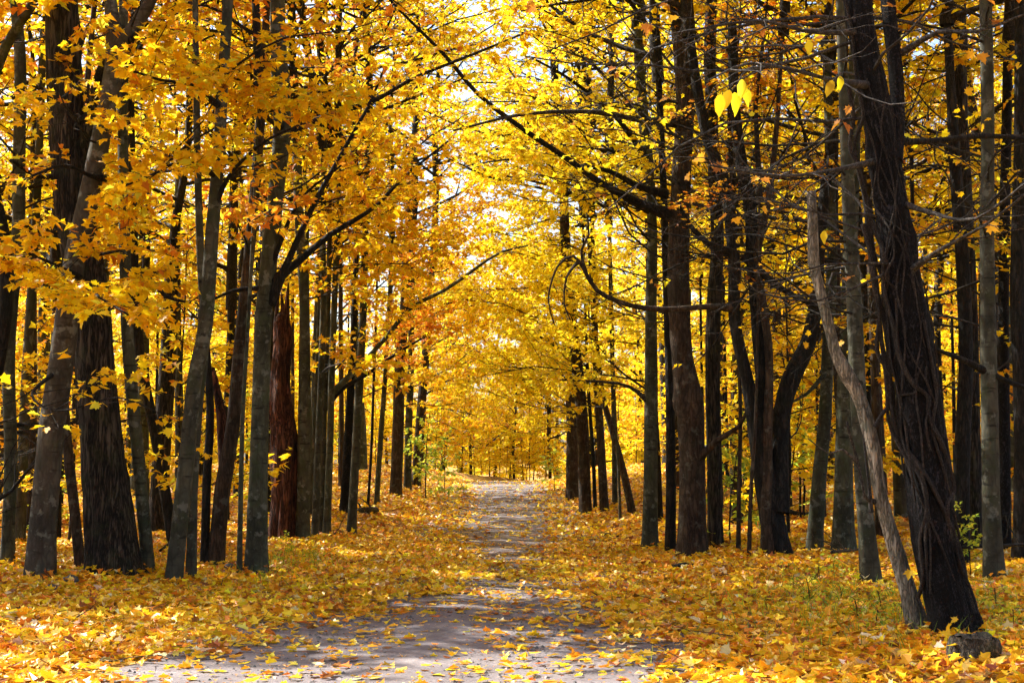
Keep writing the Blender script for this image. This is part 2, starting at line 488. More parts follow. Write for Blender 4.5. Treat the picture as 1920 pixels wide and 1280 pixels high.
# ------------------------------------------------------------------ shared crowns, trunks, saplings
def crown_proto(pal, H=9.0, spread=3.6, nl=17, kind='maple_small', leaf=.13, per=7, leafy=1.0, mix=None, low=.4):
    wood, fol = MB(), Foliage()
    lead = path(np.zeros(3), (0, 0, 1), H, 12, .06, .1)
    wood.tube(lead, np.linspace(.11, .015, 12), 7)
    o = dict(LEAFY, leaf=leaf, per=per, leafy=leafy)
    for k in range(nl):
        t = (k + rng.random()) / nl
        q = t * 10.5; i = int(q)
        p = lead[i] + (lead[i + 1] - lead[i]) * (q - i)
        a = k * 2.4 + rng.normal(0, .4)
        L = spread * (1.05 - .65 * t) * rng.uniform(.75, 1.15)
        el = rng.uniform(-.15, .35) + .7 * t + (low - .4)
        grow(p, (math.cos(a), math.sin(a), el), L, .045 * (1.1 - .7 * t), 0, wood, fol, o)
    lv = MB(); P, A, N_, S = fol.arrays()
    if mix:
        k = (np.sin(P[:, 0] * 1.3 + P[:, 2] * .9) + np.sin(P[:, 1] * 1.7 - P[:, 2] * .6) + rng.normal(0, .7, len(P))) > .7
        cc = np.where(k[:, None], colours(mix, len(P)), colours(pal, len(P)))
    else: cc = colours(pal, len(P))
    add_leaves(lv, P, A, N_, S, cc, kind)
    return lv.mesh('crown', M['leaf'], False, True), wood.mesh('branches', M['twig']), len(P)
CROWN = [crown_proto('gold', mix='lemon'), crown_proto('gold', 10, 4.0, 18, mix='orange'), crown_proto('lemon', 9, 3.8, mix='gold'),
         crown_proto('lemon', 10, 4.2, 18, mix='gold'), crown_proto('orange', 8.5, 3.4, 15, mix='gold'), crown_proto('gold', 9, 3.8, 15, per=5, mix='green')]
DENSE = crown_proto('gold', 9, 4.2, 19, leaf=.16, per=10, mix='orange')
FARCROWN = [crown_proto('lemon', 9, 4.2, 20, 'kite', .175, 13, mix='gold'), crown_proto('lemon', 10, 4.4, 20, 'kite', .175, 13, mix='lemon')]
def sapling_proto(pal, H, kind='kite', leaf=.14, mix=None, per=9, spread=.36, thick=.03):
    wood, fol, st = MB(), Foliage(), MB()
    lead = path(np.zeros(3) - [0, 0, .15], (0, 0, 1), H, 12, .05, .1)
    st.tube(lead, np.linspace(thick, .006, 12), 6)
    o = dict(LEAFY, levels=1, dens=(5, 4), leaf=leaf, per=per, more=True)
    nb = max(10, int(H * 5))
    for k in range(nb):
        t = .16 + .82 * (k + rng.random()) / nb
        q = t * 10.9; i = int(q); p = lead[i] + (lead[i + 1] - lead[i]) * (q - i)
        a = k * 2.4 + rng.normal(0, .5)
        grow(p, (math.cos(a), math.sin(a), rng.uniform(.0, .6)), H * spread * (1.1 - .8 * t) * rng.uniform(.6, 1.1), thick * .4, 0, wood, fol, o)
    lv = MB(); P, A, N_, S = fol.arrays()
    cc = colours(pal, len(P))
    if mix: cc = np.where((rng.random(len(P)) < .4)[:, None], colours(mix, len(P)), cc)
    add_leaves(lv, P, A, N_, S, cc, kind)
    return lv.mesh('crown', M['leaf'], False, True), wood.mesh('branches', M['twig']), st.mesh('stem', M['twig'])
SAP = [sapling_proto('gold', 5.0, mix='lemon'), sapling_proto('lemon', 6.0, mix='gold'), sapling_proto('orange', 4.2, mix='gold'), sapling_proto('lemon', 3.2, mix='green')]
def trunk_proto(H, r, lean, bk):
    mb = MB()
    pts = [(0, 0, -.3, r * 1.05), (0, 0, .3, r), (lean * .2, 0, H * .3, r * .9), (lean * .7, lean * .2, H * .65, r * .8), (lean, lean * .1, H, r * .66)]
    stem(mb, pts, 12, .35, .06)
    return mb.mesh('trunk', M[bk]), (lean, lean * .1, H, r * .66)
TRUNK = [trunk_proto(5.0, .13, .25, 'grey'), trunk_proto(6.0, .17, -.3, 'green'), trunk_proto(4.2, .10, .1, 'dark'), trunk_proto(6.5, .22, .2, 'oak'), trunk_proto(5.2, .12, -.15, 'brown')]

# ------------------------------------------------------------------ traced trees along the road
def stand_crown(root, top, r, which, scale, leaves=True):
    a = rng.uniform(0, 6.28)
    for nm, me in (('crown', CROWN[which][0]), ('branches', CROWN[which][1])):
        o = link(nm, me, root, 'stuff')
        o.location = top; o.rotation_euler = (0, 0, a); o.scale = (scale,) * 3
taken = []
feet = []
class Tree:
    def __init__(s, name, label, pts, bk='grey', d=None, top=8.0, crown=0, cscale=1.0, sides=18, rough=.05, ridges=0, knobs=0, group=None, flare=True, cat='tree', tw='twig', trunk_label=None, pal='gold'):
        px, py = pts[0][:2]
        s.d = d = d or ground_at(px, py)
        s.pal, s.tw = pal, tw
        b = at(px, py, d)
        gz = float(ground(b[0], b[1]))
        s.o = np.array([b[0], b[1], gz])
        s.root = empty(name, s.o, label, cat, group)
        Q = []
        for p in pts:
            w = at(p[0], p[1], d); yo = p[3] if len(p) > 3 else 0
            Q.append([w[0], w[1] + yo, w[2], p[2] * .45 * d / F])
        Q = np.array(Q)
        Q[0, 2] = gz
        foot = Q[0].copy(); foot[2] -= .22; foot[0] -= (Q[1, 0] - Q[0, 0]) / max(.2, Q[1, 2] - Q[0, 2]) * .22
        Q = np.vstack([foot, Q])
        if top is not None and Q[-1, 2] < top:
            dv = nrm(Q[-1, :3] - Q[-2, :3]); dv = nrm(dv + [0, 0, .6])
            L = (top - Q[-1, 2]) / dv[2]
            e = Q[-1, :3] + dv * L
            Q = np.vstack([Q, np.append(Q[-1, :3] + dv * L * .5 , Q[-1, 3] * .85), np.append(e, Q[-1, 3] * .7)])
        s.Q = Q
        Q0 = Q.copy(); Q0[:, :3] -= s.o
        mb = MB()
        s.axis = stem(mb, Q0, sides, .14 if d < 24 else .25, rough, ridges, flare, knobs)
        s.axis[:, :3] += s.o
        s.trunk = mb.build('trunk', M[bk], s.root)
        if trunk_label: s.trunk['label'] = trunk_label
        if crown is not None:
            stand_crown(s.root, Q[-1, :3] - s.o - [0, 0, .15], Q[-1, 3], crown, cscale)
        s.wood, s.fol, s.rust = MB(), Foliage(), Foliage()
        s.solo = 0
        taken.append((b[0], b[1]))
        if d < 26: feet.append((s.o[0], s.o[1], Q[1, 3]))
    def near(s, z):
        i = int(np.argmin(np.abs(s.axis[:, 2] - z)))
        return s.axis[i]
    def low(s, n, h0, h1, L0, L1, az, spread, opts=LEAFY, up=(.0, .5), r=.016):
        for k in range(n):
            p = s.near(s.o[2] + rng.uniform(h0, h1))
            a = az + rng.uniform(-spread, spread)
            L = rng.uniform(L0, L1)
            P0 = p[:3]
            grow(P0, (math.cos(a), math.sin(a), rng.uniform(*up)), L, r * (L / 2) ** .5, 0, s.wood, s.fol, opts)
        return s
    def limb(s, pts, bk=None, opts=LEAFY, r_min=.004, twigs=True, t0=.25, name='branch'):
        """a main limb traced through (px, py, width px, depth)"""
        Q = []
        for p in pts:
            w = at(p[0], p[1], p[3]); Q.append([*w, max(r_min, p[2] * .5 * p[3] / F)])
        Q = np.array(Q); Q[0, 3] *= 1.5; Q0 = Q.copy(); Q0[:, :3] -= s.o
        mb = MB(); ax_ = stem(mb, Q0, 8, .14, .07, 0, False, 2)
        o = mb.build(name, M[bk or 'dark'], s.root)
        if twigs:
            A = ax_[:, :3] + s.o
            L = float(np.linalg.norm(np.diff(A, axis=0), axis=1).sum())
            if len(A) > 14: A = A[np.linspace(0, len(A) - 1, 14).astype(int)]
            children_of(A, .02, L, 0, s.wood, s.fol, dict(opts, t0=t0, ratio=(min(.5, 1.3 / L), *opts['ratio'][1:])))
        return o
    def done(s, solo=0, kind='maple_small', solo_kind='maple'):
        if s.wood.tubes:
            s.wood.flush(); s.wood.v = [v - s.o for v in s.wood.v]
            s.wood.build('twigs', M[s.tw], s.root, kind='stuff')
        P, A, N_, S = s.fol.arrays()
        if len(P):
            order = np.argsort(np.linalg.norm(P - CAM, axis=1))
            vis = order
            if solo:
                # leaves that stand inside the photo's frame, nearest first
                rel = P - CAM; yy = rel[:, 1] * cp + rel[:, 2] * sp
                u = 960 + F * rel[:, 0] / yy; v = 640 - F * (-rel[:, 1] * sp + rel[:, 2] * cp) / yy
                ins = (u > 0) & (u < 1920) & (v > 0) & (v < 1280)
                vis = np.concatenate([order[ins[order]], order[~ins[order]]])
                solo = min(solo, int(ins.sum()))
            a, b = vis[:solo], vis[solo:]
            leaf_objects(s.root, s.o, P[a], A[a], N_[a], S[a], solo_kind, s.pal)
            if len(b):
                mb = MB(); add_leaves(mb, P[b] - s.o, A[b], N_[b], S[b], colours(s.pal, len(b)), kind)
                mb.build('foliage', M['leaf'], s.root, False, True, 'stuff')
        return s
E, W_, S_ = 0.0, math.pi, -math.pi / 2
# ---- left side, from the left edge of the photo towards the far end
t = Tree('maple_tree', 'slim mossy grey trunk at the far left edge of the photo', [(14, 1058, 27), (20, 850, 26), (16, 650, 27), (34, 440, 27), (36, 300, 26), (38, 120, 24), (28, 0, 22)], 'green', crown=0, top=10)
t.low(4, 2.8, 6.5, 1.6, 2.6, -.6, 1.5).done(40)
t = Tree('maple_tree', 'dark crooked trunk leaning out of the left edge of the frame', [(-60, 1085, 34), (-50, 900, 32), (-8, 700, 30), (12, 560, 30), (4, 430, 28), (-30, 300, 26), (-40, 150, 25)], 'dark', crown=1, knobs=2)
t.limb([(-35, 200, 22, t.d), (10, 90, 20, t.d - .3), (60, 10, 18, t.d - .6), (120, -80, 14, t.d - .9)], 'green')
t.low(3, 3, 6, 1.6, 2.4, -.9, 1.2).done(80)
t = Tree('maple_tree', 'smooth brown-grey trunk leaning right and forking beside the big oak', [(74, 1060, 56), (92, 850, 52), (112, 700, 50), (138, 500, 44), (170, 350, 41), (197, 220, 39), (216, 100, 40), (207, 0, 26)], 'greybrown', crown=None, top=9.0, sides=22, d=16.2)
t.limb([(216, 110, 32, t.d), (240, 70, 30, t.d - .05), (270, 20, 28, t.d - .1), (310, -60, 24, t.d - .2), (340, -160, 20, t.d - .3)], 'greybrown', twigs=False, name='fork_stem')
t.limb([(200, 335, 11, t.d), (170, 330, 9, t.d - .3), (120, 310, 7, t.d - .8), (60, 330, 5, t.d - 1.2)])
t.limb([(140, 480, 9, t.d), (180, 478, 7, t.d - .4), (225, 470, 5, t.d - .8)])
# the low sprays of leaves that hang in front of the trunks
t.limb([(150, 520, 9, t.d), (110, 500, 7, t.d - .7), (40, 470, 5, t.d - 1.6), (-60, 450, 4, t.d - 2.2)], opts=SPRAY)
t.limb([(130, 560, 9, t.d), (150, 540, 7, t.d - .9), (190, 560, 5, t.d - 1.8), (240, 590, 4, t.d - 2.2)], opts=SPRAY)
t.limb([(100, 700, 7, t.d), (60, 740, 5, t.d - 1.2), (110, 770, 4, t.d - 1.8), (220, 745, 3, t.d - 2.2), (290, 770, 3, t.d - 2.4)], opts=dict(LEAFY, per=5, dens=(3, 3.5, 3)))
t.low(2, 4.2, 7.5, 1.8, 2.6, -.7, 1.0).done(300)
t = Tree('maple_tree', 'thin brown stem squeezed between leaning trunk and big oak', [(151, 1069, 22), (140, 960, 21), (126, 830, 20), (118, 700, 18), (122, 560, 16), (140, 420, 15)], 'brown', d=18.6, crown=4, cscale=.8)
t = Tree('oak_tree', 'massive deeply furrowed oak trunk at left, leaning left at the top', [(214, 1076, 104), (196, 900, 90), (180, 720, 82), (164, 540, 80), (136, 380, 78), (124, 200, 74), (116, 0, 70)], 'oak', crown=1, cscale=1.2, top=9.5, sides=48, rough=.05, ridges=.045, knobs=3)
t.limb([(150, 300, 20, t.d), (190, 130, 18, t.d - .3), (215, 105, 14, t.d - .5), (260, 60, 10, t.d - .8)], 'oak')
t.limb([(118, 330, 12, t.d), (70, 330, 9, t.d - .4), (20, 300, 7, t.d - .8)], 'oak')
t.low(3, 4, 7.5, 1.8, 2.8, -.8, 1.4).done(120)
t = Tree('maple_tree', 'grey-green trunk standing close against the right of the big oak', [(279, 1077, 26), (262, 880, 26), (246, 720, 26), (238, 600, 25), (233, 420, 24), (230, 220, 22), (232, 0, 20)], 'green', crown=0, top=10)
t.limb([(236, 560, 10, t.d), (275, 520, 9, t.d - .2), (310, 555, 8, t.d - .3), (345, 565, 5, t.d - .4)], 'dark', twigs=False)
t.low(3, 3.2, 7, 1.6, 2.6, -.6, 1.3).done(150)
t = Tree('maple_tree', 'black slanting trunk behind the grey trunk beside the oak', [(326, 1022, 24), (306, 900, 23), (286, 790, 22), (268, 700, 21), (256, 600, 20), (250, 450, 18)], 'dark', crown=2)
t.low(4, 3, 6, 1.5, 2.5, -.5, 1.5).done()
t = Tree('maple_tree', 'pale grey slender trunk with dark scars, foremost left of the road', [(325, 1093, 34), (348, 880, 33), (364, 720, 31), (385, 608, 31), (398, 430, 28), (410, 290, 25), (418, 150, 23), (428, 0, 22)], 'grey', crown=0, sides=22, top=10)
t.limb([(398, 400, 9, t.d), (430, 330, 8, t.d - .1), (490, 270, 6, t.d - .4), (560, 235, 4, t.d - .7)])
t.limb([(404, 330, 9, t.d), (350, 300, 7, t.d - .7), (280, 330, 5, t.d - 1.4), (230, 350, 4, t.d - 1.8)], opts=SPRAY)
t.limb([(412, 200, 9, t.d), (360, 160, 7, t.d - .7), (300, 150, 5, t.d - 1.4), (240, 130, 4, t.d - 1.8)], opts=SPRAY)
t.low(2, 4.6, 7.5, 1.6, 2.6, -.9, 1.1).done(300)
t = Tree('maple_tree', 'thin grey stem growing tight beside the foremost pale trunk', [(358, 1088, 21), (363, 900, 20), (372, 760, 19), (384, 640, 18), (376, 480, 16), (370, 300, 15)], 'grey', crown=4, cscale=.8)
t.low(2, 4, 7, 1.5, 2.2, -1, 1).done(30)
t = Tree('maple_tree', 'dark narrow stem right behind the thin grey stem', [(384, 1060, 18), (388, 900, 18), (394, 760, 16), (380, 560, 15), (372, 350, 14)], 'dark', crown=5, cscale=.9, d=19.2)
t = Tree('maple_tree', 'brown trunk with rusty upper half leaning right behind the pale trunk', [(405, 1062, 32), (417, 926, 33), (438, 790, 29), (450, 650, 27), (463, 517, 24), (476, 380, 22), (490, 200, 20)], 'brown', crown=1, pal='orange')
t.limb([(425, 880, 20, t.d + .1), (412, 760, 17, t.d + .2), (396, 690, 13, t.d + .3)], 'red', twigs=False, name='dead_snag')
t.low(3, 4, 7.5, 1.8, 2.6, -.6, 1.2).done(60)
t = Tree('maple_tree', 'thin dark sapling stem just left of the stout grey-green trunk', [(449, 1066, 11), (452, 900, 10), (456, 760, 9), (468, 560, 8), (476, 400, 7)], 'green', crown=4, cscale=.6, top=6.5, d=18.4)
t = Tree('maple_tree', 'stout grey-green trunk at the road edge with upswept dark branches', [(481, 1075, 46), (485, 881, 39), (490, 700, 35), (497, 560, 35), (508, 450, 34), (521, 330, 34), (529, 230, 36), (522, 100, 34), (520, -20, 30)], 'green', crown=0, sides=26, ridges=.02, knobs=4, top=10)
d = t.d
t.limb([(505, 570, 16, d), (540, 490, 13, d - .1), (590, 380, 10, d + .1), (640, 290, 8, d + .3), (690, 200, 6, d + .5), (720, 130, 4, d + .6)])
t.limb([(510, 530, 16, d), (560, 490, 14, d + .1), (620, 440, 11, d + .3), (700, 390, 8, d + .6), (760, 330, 6, d + .9), (840, 265, 4, d + 1.2)])
t.limb([(528, 260, 15, d), (560, 240, 13, d + .2), (620, 215, 11, d + .5), (700, 190, 9, d + .9), (780, 145, 7, d + 1.2), (880, 105, 6, d + 1.6), (990, 60, 4, d + 2)])
t.limb([(500, 520, 8, d), (560, 380, 6, d - .2), (640, 310, 4, d - .3)])
t.limb([(500, 540, 8, d), (440, 545, 7, d - .2), (380, 570, 4, d - .4)], twigs=False)
t.limb([(530, 200, 9, d), (470, 160, 7, d - .8), (400, 130, 5, d - 1.6), (330, 110, 4, d - 2)], opts=SPRAY)
t.limb([(530, 240, 9, d), (500, 215, 7, d - .9), (560, 180, 5, d - 1.6), (620, 170, 4, d - 2)], opts=SPRAY)
t.low(3, 4.4, 7.5, 1.8, 2.8, -.3, 1.3).done(300)
t = Tree('dead_tree', 'rotting red-brown snag with ragged broken top beside the grey-green trunk', [(530, 1010, 52), (532, 950, 50), (534, 880, 55), (531, 800, 48), (524, 740, 44), (526, 690, 37), (532, 640, 36), (529, 605, 31), (531, 590, 24)], 'red', crown=None, top=None, sides=40, rough=.16, ridges=.09, knobs=12, cat='dead tree')
for q in [((522, 640, 13), (519, 590, 9), (523, 555, 3)), ((534, 640, 16), (537, 580, 11), (541, 530, 3)), ((529, 620, 12), (530, 575, 8), (527, 548, 2))]:
    t.limb([(a_, b_, c_, t.d + .03) for a_, b_, c_ in q], 'red', twigs=False, name='splinter')
t.done()
for lab, pts, bk, cr in [
    ('straight grey trunk right of the rotting red-brown snag', [(568, 1012, 28), (570, 850, 27), (571, 700, 25), (571, 560, 22), (562, 430, 20), (556, 250, 18)], 'grey', 0),
    ('thin upright grey pole, first beyond the straight grey trunk', [(590, 1008, 15), (596, 850, 14), (602, 700, 13), (606, 560, 12), (606, 400, 11)], 'grey', 1),
    ('thin grey-green pole, second of the close pair before the black stem', [(612, 1002, 16), (618, 850, 15), (622, 700, 14), (628, 540, 13), (634, 400, 11)], 'green', 2),
    ('slightly slanted black stem between the grey poles left of the road', [(646, 962, 21), (652, 850, 19), (658, 720, 16), (664, 600, 13), (668, 480, 11)], 'black', 4),
    ('clean grey trunk nearest the road, right of the slanted black stem', [(659, 1000, 19), (667, 850, 18), (675, 700, 17), (682, 560, 15), (685, 420, 14), (690, 250, 12)], 'grey', 0),
    ('slim grey-brown pole leaning right before the far thick trunk', [(706, 945, 11), (714, 820, 11), (724, 680, 9), (730, 560, 8), (735, 450, 7)], 'green', 2),
    ('thin dark pole just left of the slim leaning pole', [(690, 948, 6), (696, 850, 6), (700, 740, 6), (705, 600, 5)], 'dark', 4)]:
    t = Tree('maple_tree', lab, pts, bk, crown=cr, cscale=.85, sides=14, top=7.5, pal='orange' if bk in ('black', 'dark') else 'gold')
    t.low(7, 2.6, 7, 1.5, 2.8, -.2, 1.6, dict(LEAFY, leaf=.125, per=12)).done(20)
    if 'first beyond' in lab:
        pass
    if 'clean grey' in lab:
        t2 = t
d = 24.0
t = Tree('maple_tree', 'grey pole whose long bare limb slants up across the road', [(602, 1000, 14), (604, 900, 14), (608, 760, 13), (614, 600, 12), (618, 450, 10)], 'grey', crown=3, cscale=.9, sides=14)
t.limb([(605, 770, 10, t.d), (640, 730, 9, t.d + .3), (690, 700, 7, t.d + .8), (740, 665, 6, t.d + 1.2), (790, 635, 4, t.d + 1.6)], opts=dict(LEAFY, per=6))
t.limb([(609, 750, 10, t.d), (680, 680, 9, t.d + .6), (722, 634, 9, t.d + 1), (771, 577, 8, t.d + 1.5), (840, 540, 7, t.d + 2), (930, 478, 5, t.d + 2.6), (990, 460, 3, t.d + 3)], 'green', opts=dict(LEAFY, per=6))
t.low(5, 3, 7, 1.5, 2.8, -.2, 1.6).done()
for lab, pts, bk, cr, dd in [
    ('thick brown trunk on the left bank near the crest of the road', [(742, 903, 25), (746, 800, 24), (750, 683, 22), (757, 600, 20), (762, 480, 18), (770, 350, 16)], 'brown', 3, 42),
    ('far grey-brown trunk leaning right behind the green shrub', [(780, 890, 19), (787, 805, 19), (800, 642, 17), (812, 480, 15), (818, 350, 13)], 'brown', 2, 48),
    ('grey trunk between the thick brown and the leaning far trunk', [(764, 896, 16), (766, 800, 15), (770, 700, 14), (772, 560, 13)], 'grey', 2, 46)]:
    t = Tree('maple_tree', lab, pts, bk, crown=cr, cscale=1.15, sides=14, top=9, d=dd, pal='gold')
    t.low(12, 2.2, 8.5, 2.5, 4.2, -.1, 1.3, dict(LEAFY, leaf=.14, per=14, tilt=.3)).done(0, 'kite')

# ---- right side, from the far end towards the right edge
for lab, pts, bk, cr, dd in [
    ('dark trunk of the joined pair on the right bank near the crest', [(1098, 917, 27), (1092, 800, 25), (1084, 700, 24), (1070, 580, 22), (1060, 450, 20), (1055, 300, 18)], 'brown', 3, 38),
    ('grey-brown trunk of the joined pair at the crest, behind the dark one', [(1073, 885, 26), (1072, 800, 24), (1068, 700, 22), (1062, 580, 19), (1056, 450, 17)], 'brown', 2, 44),
    ('thin slanting pole right of the joined pair of trunks', [(1116, 952, 8), (1112, 850, 8), (1104, 740, 7), (1098, 600, 6)], 'dark', 2, None),
    ('straight brown stem leaning left, right of the thin slanting pole', [(1133, 957, 19), (1128, 860, 17), (1122, 760, 16), (1116, 640, 14), (1112, 500, 12)], 'brown', 3, None),
    ('strongly slanting brown stem before the grey roadside trunk', [(1186, 963, 16), (1168, 880, 15), (1146, 800, 13), (1130, 740, 12), (1118, 640, 10)], 'brown', 0, None),
    ('small grey stem behind the slanting brown stem', [(1153, 922, 11), (1152, 840, 11), (1150, 740, 10), (1146, 600, 9)], 'grey', 2, 39),
    ('thin pole standing between slanting stem and grey roadside trunk', [(1163, 975, 6), (1160, 880, 6), (1154, 780, 5), (1150, 660, 5)], 'grey', 2, None),
    ('slender dark stem close behind the grey roadside trunk', [(1236, 975, 15), (1232, 860, 15), (1226, 740, 13), (1218, 560, 12)], 'dark', 0, None)]:
    t = Tree('maple_tree', lab, pts, bk, crown=cr, cscale=1.0, sides=14, top=8, d=dd, pal='lemon')
    t.low(9, 2.2, 8, 2.0, 3.8, W_ - .2, 1.3, dict(LEAFY, leaf=.135, per=13, tilt=.3)).done(0, 'kite')
t = Tree('maple_tree', 'straight grey trunk at the right edge of the leaf-covered verge', [(1219, 1029, 32), (1220, 900, 29), (1221, 770, 28), (1221, 577, 24), (1223, 430, 21), (1216, 300, 20), (1203, 180, 22), (1194, 40, 20)], 'green', crown=3, sides=20, knobs=3, pal='lemon')
d = t.d
t.limb([(1222, 760, 7, d), (1180, 725, 6, d - .1), (1120, 715, 5, d), (1040, 712, 3, d + .2)], 'greytwig', opts=dict(LEAFY, per=8))
t.limb([(1216, 300, 10, d), (1150, 215, 8, d - .2), (1070, 150, 6, d - .4), (1000, 110, 4, d - .6)], opts=dict(LEAFY, leafy=.5))
t.low(8, 2.8, 7, 2, 3.4, W_, 1.1).done(60)
t = Tree('maple_tree', 'black-sided narrow stem left of the burled forking trunk', [(1257, 1038, 22), (1258, 900, 21), (1256, 722, 19), (1250, 530, 17), (1244, 350, 15), (1235, 150, 13)], 'dark', crown=2, pal='lemon')
t.low(6, 3, 7, 1.8, 3, W_, 1.2, dict(LEAFY, leafy=.7)).done(20)
t = Tree('oak_tree', 'stout brown trunk with a swollen burl at head height, right verge', [(1299, 1045, 60), (1298, 960, 54), (1297, 850, 53), (1295, 780, 58), (1290, 745, 62), (1284, 705, 48), (1276, 640, 42), (1271, 480, 44), (1276, 350, 42), (1284, 200, 38), (1274, 50, 36)], 'brown', crown=3, sides=34, rough=.06, ridges=.03, knobs=8, pal='lemon')
d = t.d
t.limb([(1262, 405, 20, d), (1210, 385, 17, d - .2), (1130, 345, 13, d - .5), (1060, 295, 11, d - .7), (985, 245, 10, d - .9), (900, 180, 8, d - 1.1), (830, 100, 7, d - 1.3), (740, 10, 5, d - 1.5), (690, -50, 4, d - 1.6)], opts=dict(LEAFY, leafy=.35, per=6), t0=.1)
t.limb([(1250, 365, 14, d), (1200, 350, 12, d - .2), (1140, 320, 9, d - .3), (1080, 310, 6, d - .4)], opts=dict(LEAFY, leafy=.4))
t.limb([(1270, 230, 16, d), (1200, 225, 12, d - .6), (1110, 210, 9, d - 1.1), (980, 215, 7, d - 1.5), (850, 245, 4, d - 1.9)], 'greytwig', opts=dict(LEAFY, leafy=.2), t0=.1)
t.limb([(1310, 860, 12, d - .1), (1345, 825, 11, d - .3), (1385, 800, 8, d - .5), (1400, 770, 5, d - .6)], 'brown', twigs=False, name='dead_branch')
t.low(8, 3.8, 7.5, 2, 3.5, W_ - .3, 1.3, dict(BARE, leafy=.25)).done(40)
t = Tree('maple_tree', 'broad grey trunk behind and right of the burled trunk', [(1341, 985, 33), (1340, 880, 31), (1336, 720, 31), (1338, 577, 30), (1345, 450, 27), (1338, 300, 26), (1330, 100, 24)], 'oak', crown=0, d=23.5, sides=24, ridges=.03)
t.low(6, 3.5, 7.5, 2, 3, W_, 1.6, BARE).done()
t = Tree('maple_tree', 'brown peeling stem, front one of the many-stemmed dark clump', [(1440, 1045, 30), (1438, 930, 24), (1439, 819, 20), (1442, 674, 18), (1432, 580, 17), (1420, 480, 16), (1440, 380, 13), (1455, 250, 11)], 'brown', crown=4, cscale=.8, sides=20, knobs=5)
t.low(3, 3.5, 7, 1.5, 2.5, W_, 1.5, BARE).done()
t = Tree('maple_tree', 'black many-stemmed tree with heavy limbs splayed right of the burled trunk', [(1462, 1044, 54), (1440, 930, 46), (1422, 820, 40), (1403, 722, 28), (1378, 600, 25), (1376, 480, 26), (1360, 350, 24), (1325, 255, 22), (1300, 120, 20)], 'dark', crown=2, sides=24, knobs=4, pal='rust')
d = t.d
t.limb([(1455, 960, 36, d), (1462, 850, 34, d + .1), (1468, 760, 33, d + .2), (1487, 700, 36, d + .2), (1515, 640, 30, d + .3), (1530, 560, 26, d + .3), (1540, 420, 22, d + .4), (1560, 250, 18, d + .5)], 'dark', opts=BARE, name='limb')
t.limb([(1432, 880, 26, d), (1430, 760, 24, d), (1424, 640, 25, d + .1), (1412, 500, 24, d + .1), (1408, 400, 25, d + .1), (1390, 300, 23, d), (1378, 200, 20, d), (1372, 40, 18, d)], 'dark', opts=BARE, name='limb')
t.limb([(1378, 578, 14, d), (1330, 575, 12, d - .1), (1250, 580, 11, d - .2), (1180, 572, 10, d - .3), (1120, 545, 9, d - .4), (1095, 505, 7, d - .4), (1075, 480, 5, d - .4), (1045, 500, 4, d - .3), (1028, 560, 3, d - .3), (1040, 610, 2, d - .3)], 'brown', opts=dict(BARE, leafy=0), twigs=False, name='dead_branch')
t.limb([(1098, 510, 6, d - .4), (1090, 470, 5, d - .4), (1104, 440, 4, d - .4), (1100, 400, 3, d - .4)], 'brown', twigs=False, name='dead_branch')
t.limb([(1085, 490, 5, d - .4), (1062, 520, 4, d - .5), (1058, 570, 3, d - .5), (1070, 600, 2, d - .5)], 'brown', twigs=False, name='dead_branch')
t.limb([(1376, 470, 15, d), (1340, 465, 12, d), (1300, 430, 9, d), (1270, 380, 6, d)], 'dark', opts=BARE)
t.limb([(1395, 480, 14, d), (1450, 530, 13, d - .2), (1500, 560, 10, d - .4), (1545, 580, 8, d - .6)], 'dark', opts=BARE, twigs=False)
t.low(10, 3.3, 7.5, 2, 3.4, W_ - .6, 1.6, BARE).done(40)
for lab, pts, bk in [
    ('thin straight pole at the left foot of the dark clump', [(1384, 1040, 10), (1386, 900, 9), (1388, 760, 8), (1382, 600, 7)], 'brown'),
    ('second thin pole at the foot of the dark clump, nearest its trunk', [(1404, 1046, 9), (1408, 920, 8), (1416, 800, 7), (1420, 660, 6)], 'brown')]:
    t = Tree('sapling', lab, pts, bk, crown=4, cscale=.45, sides=8, top=5.5).done()
t = Tree('maple_tree', 'grey-green trunk leaning right, just right of the dark clump', [(1526, 1036, 34), (1536, 900, 30), (1547, 780, 27), (1553, 640, 25), (1560, 480, 22), (1556, 300, 20), (1550, 100, 18)], 'green', crown=0)
t.limb([(1548, 700, 7, t.d - .1), (1510, 740, 6, t.d - .3), (1470, 760, 4, t.d - .4)], 'green', twigs=False)
t.low(14, 3, 7.5, 2, 3.4, W_, 2, BARE).done()
t = Tree('maple_tree', 'broad olive-grey trunk behind the pale leaning trunk', [(1582, 1031, 46), (1582, 930, 40), (1583, 840, 37), (1586, 700, 34), (1592, 520, 30), (1600, 300, 28), (1604, 100, 26)], 'green', crown=1, d=21.5, sides=22)
t.low(6, 3, 7.5, 2, 3.2, W_, 2, BARE).done()
t = Tree('maple_tree', 'smooth grey-green trunk standing between olive trunk and pale leaning trunk', [(1634, 1096, 44), (1626, 1000, 36), (1617, 890, 34), (1607, 690, 33), (1601, 560, 31), (1592, 380, 28), (1581, 150, 22), (1576, 0, 20)], 'grey', crown=0, sides=22)
t.low(18, 3.0, 6.6, 1.8, 3.4, W_ - .3, 1.6, BARE, (-.1, .35)).done(30)
t = Tree('dead_tree', 'pale dead trunk with broken top leaning against the vine-covered trunk', [(1726, 1180, 42), (1703, 1110, 34), (1682, 1040, 33), (1652, 935, 27), (1640, 860, 28), (1626, 790, 27), (1604, 730, 27), (1580, 688, 29), (1566, 660, 24), (1556, 620, 23), (1536, 540, 21), (1525, 490, 22), (1524, 420, 20), (1521, 360, 18)], 'pale', crown=None, top=None, sides=26, rough=.08, knobs=9, d=11.4, cat='dead tree', tw='greytwig')
d = t.d
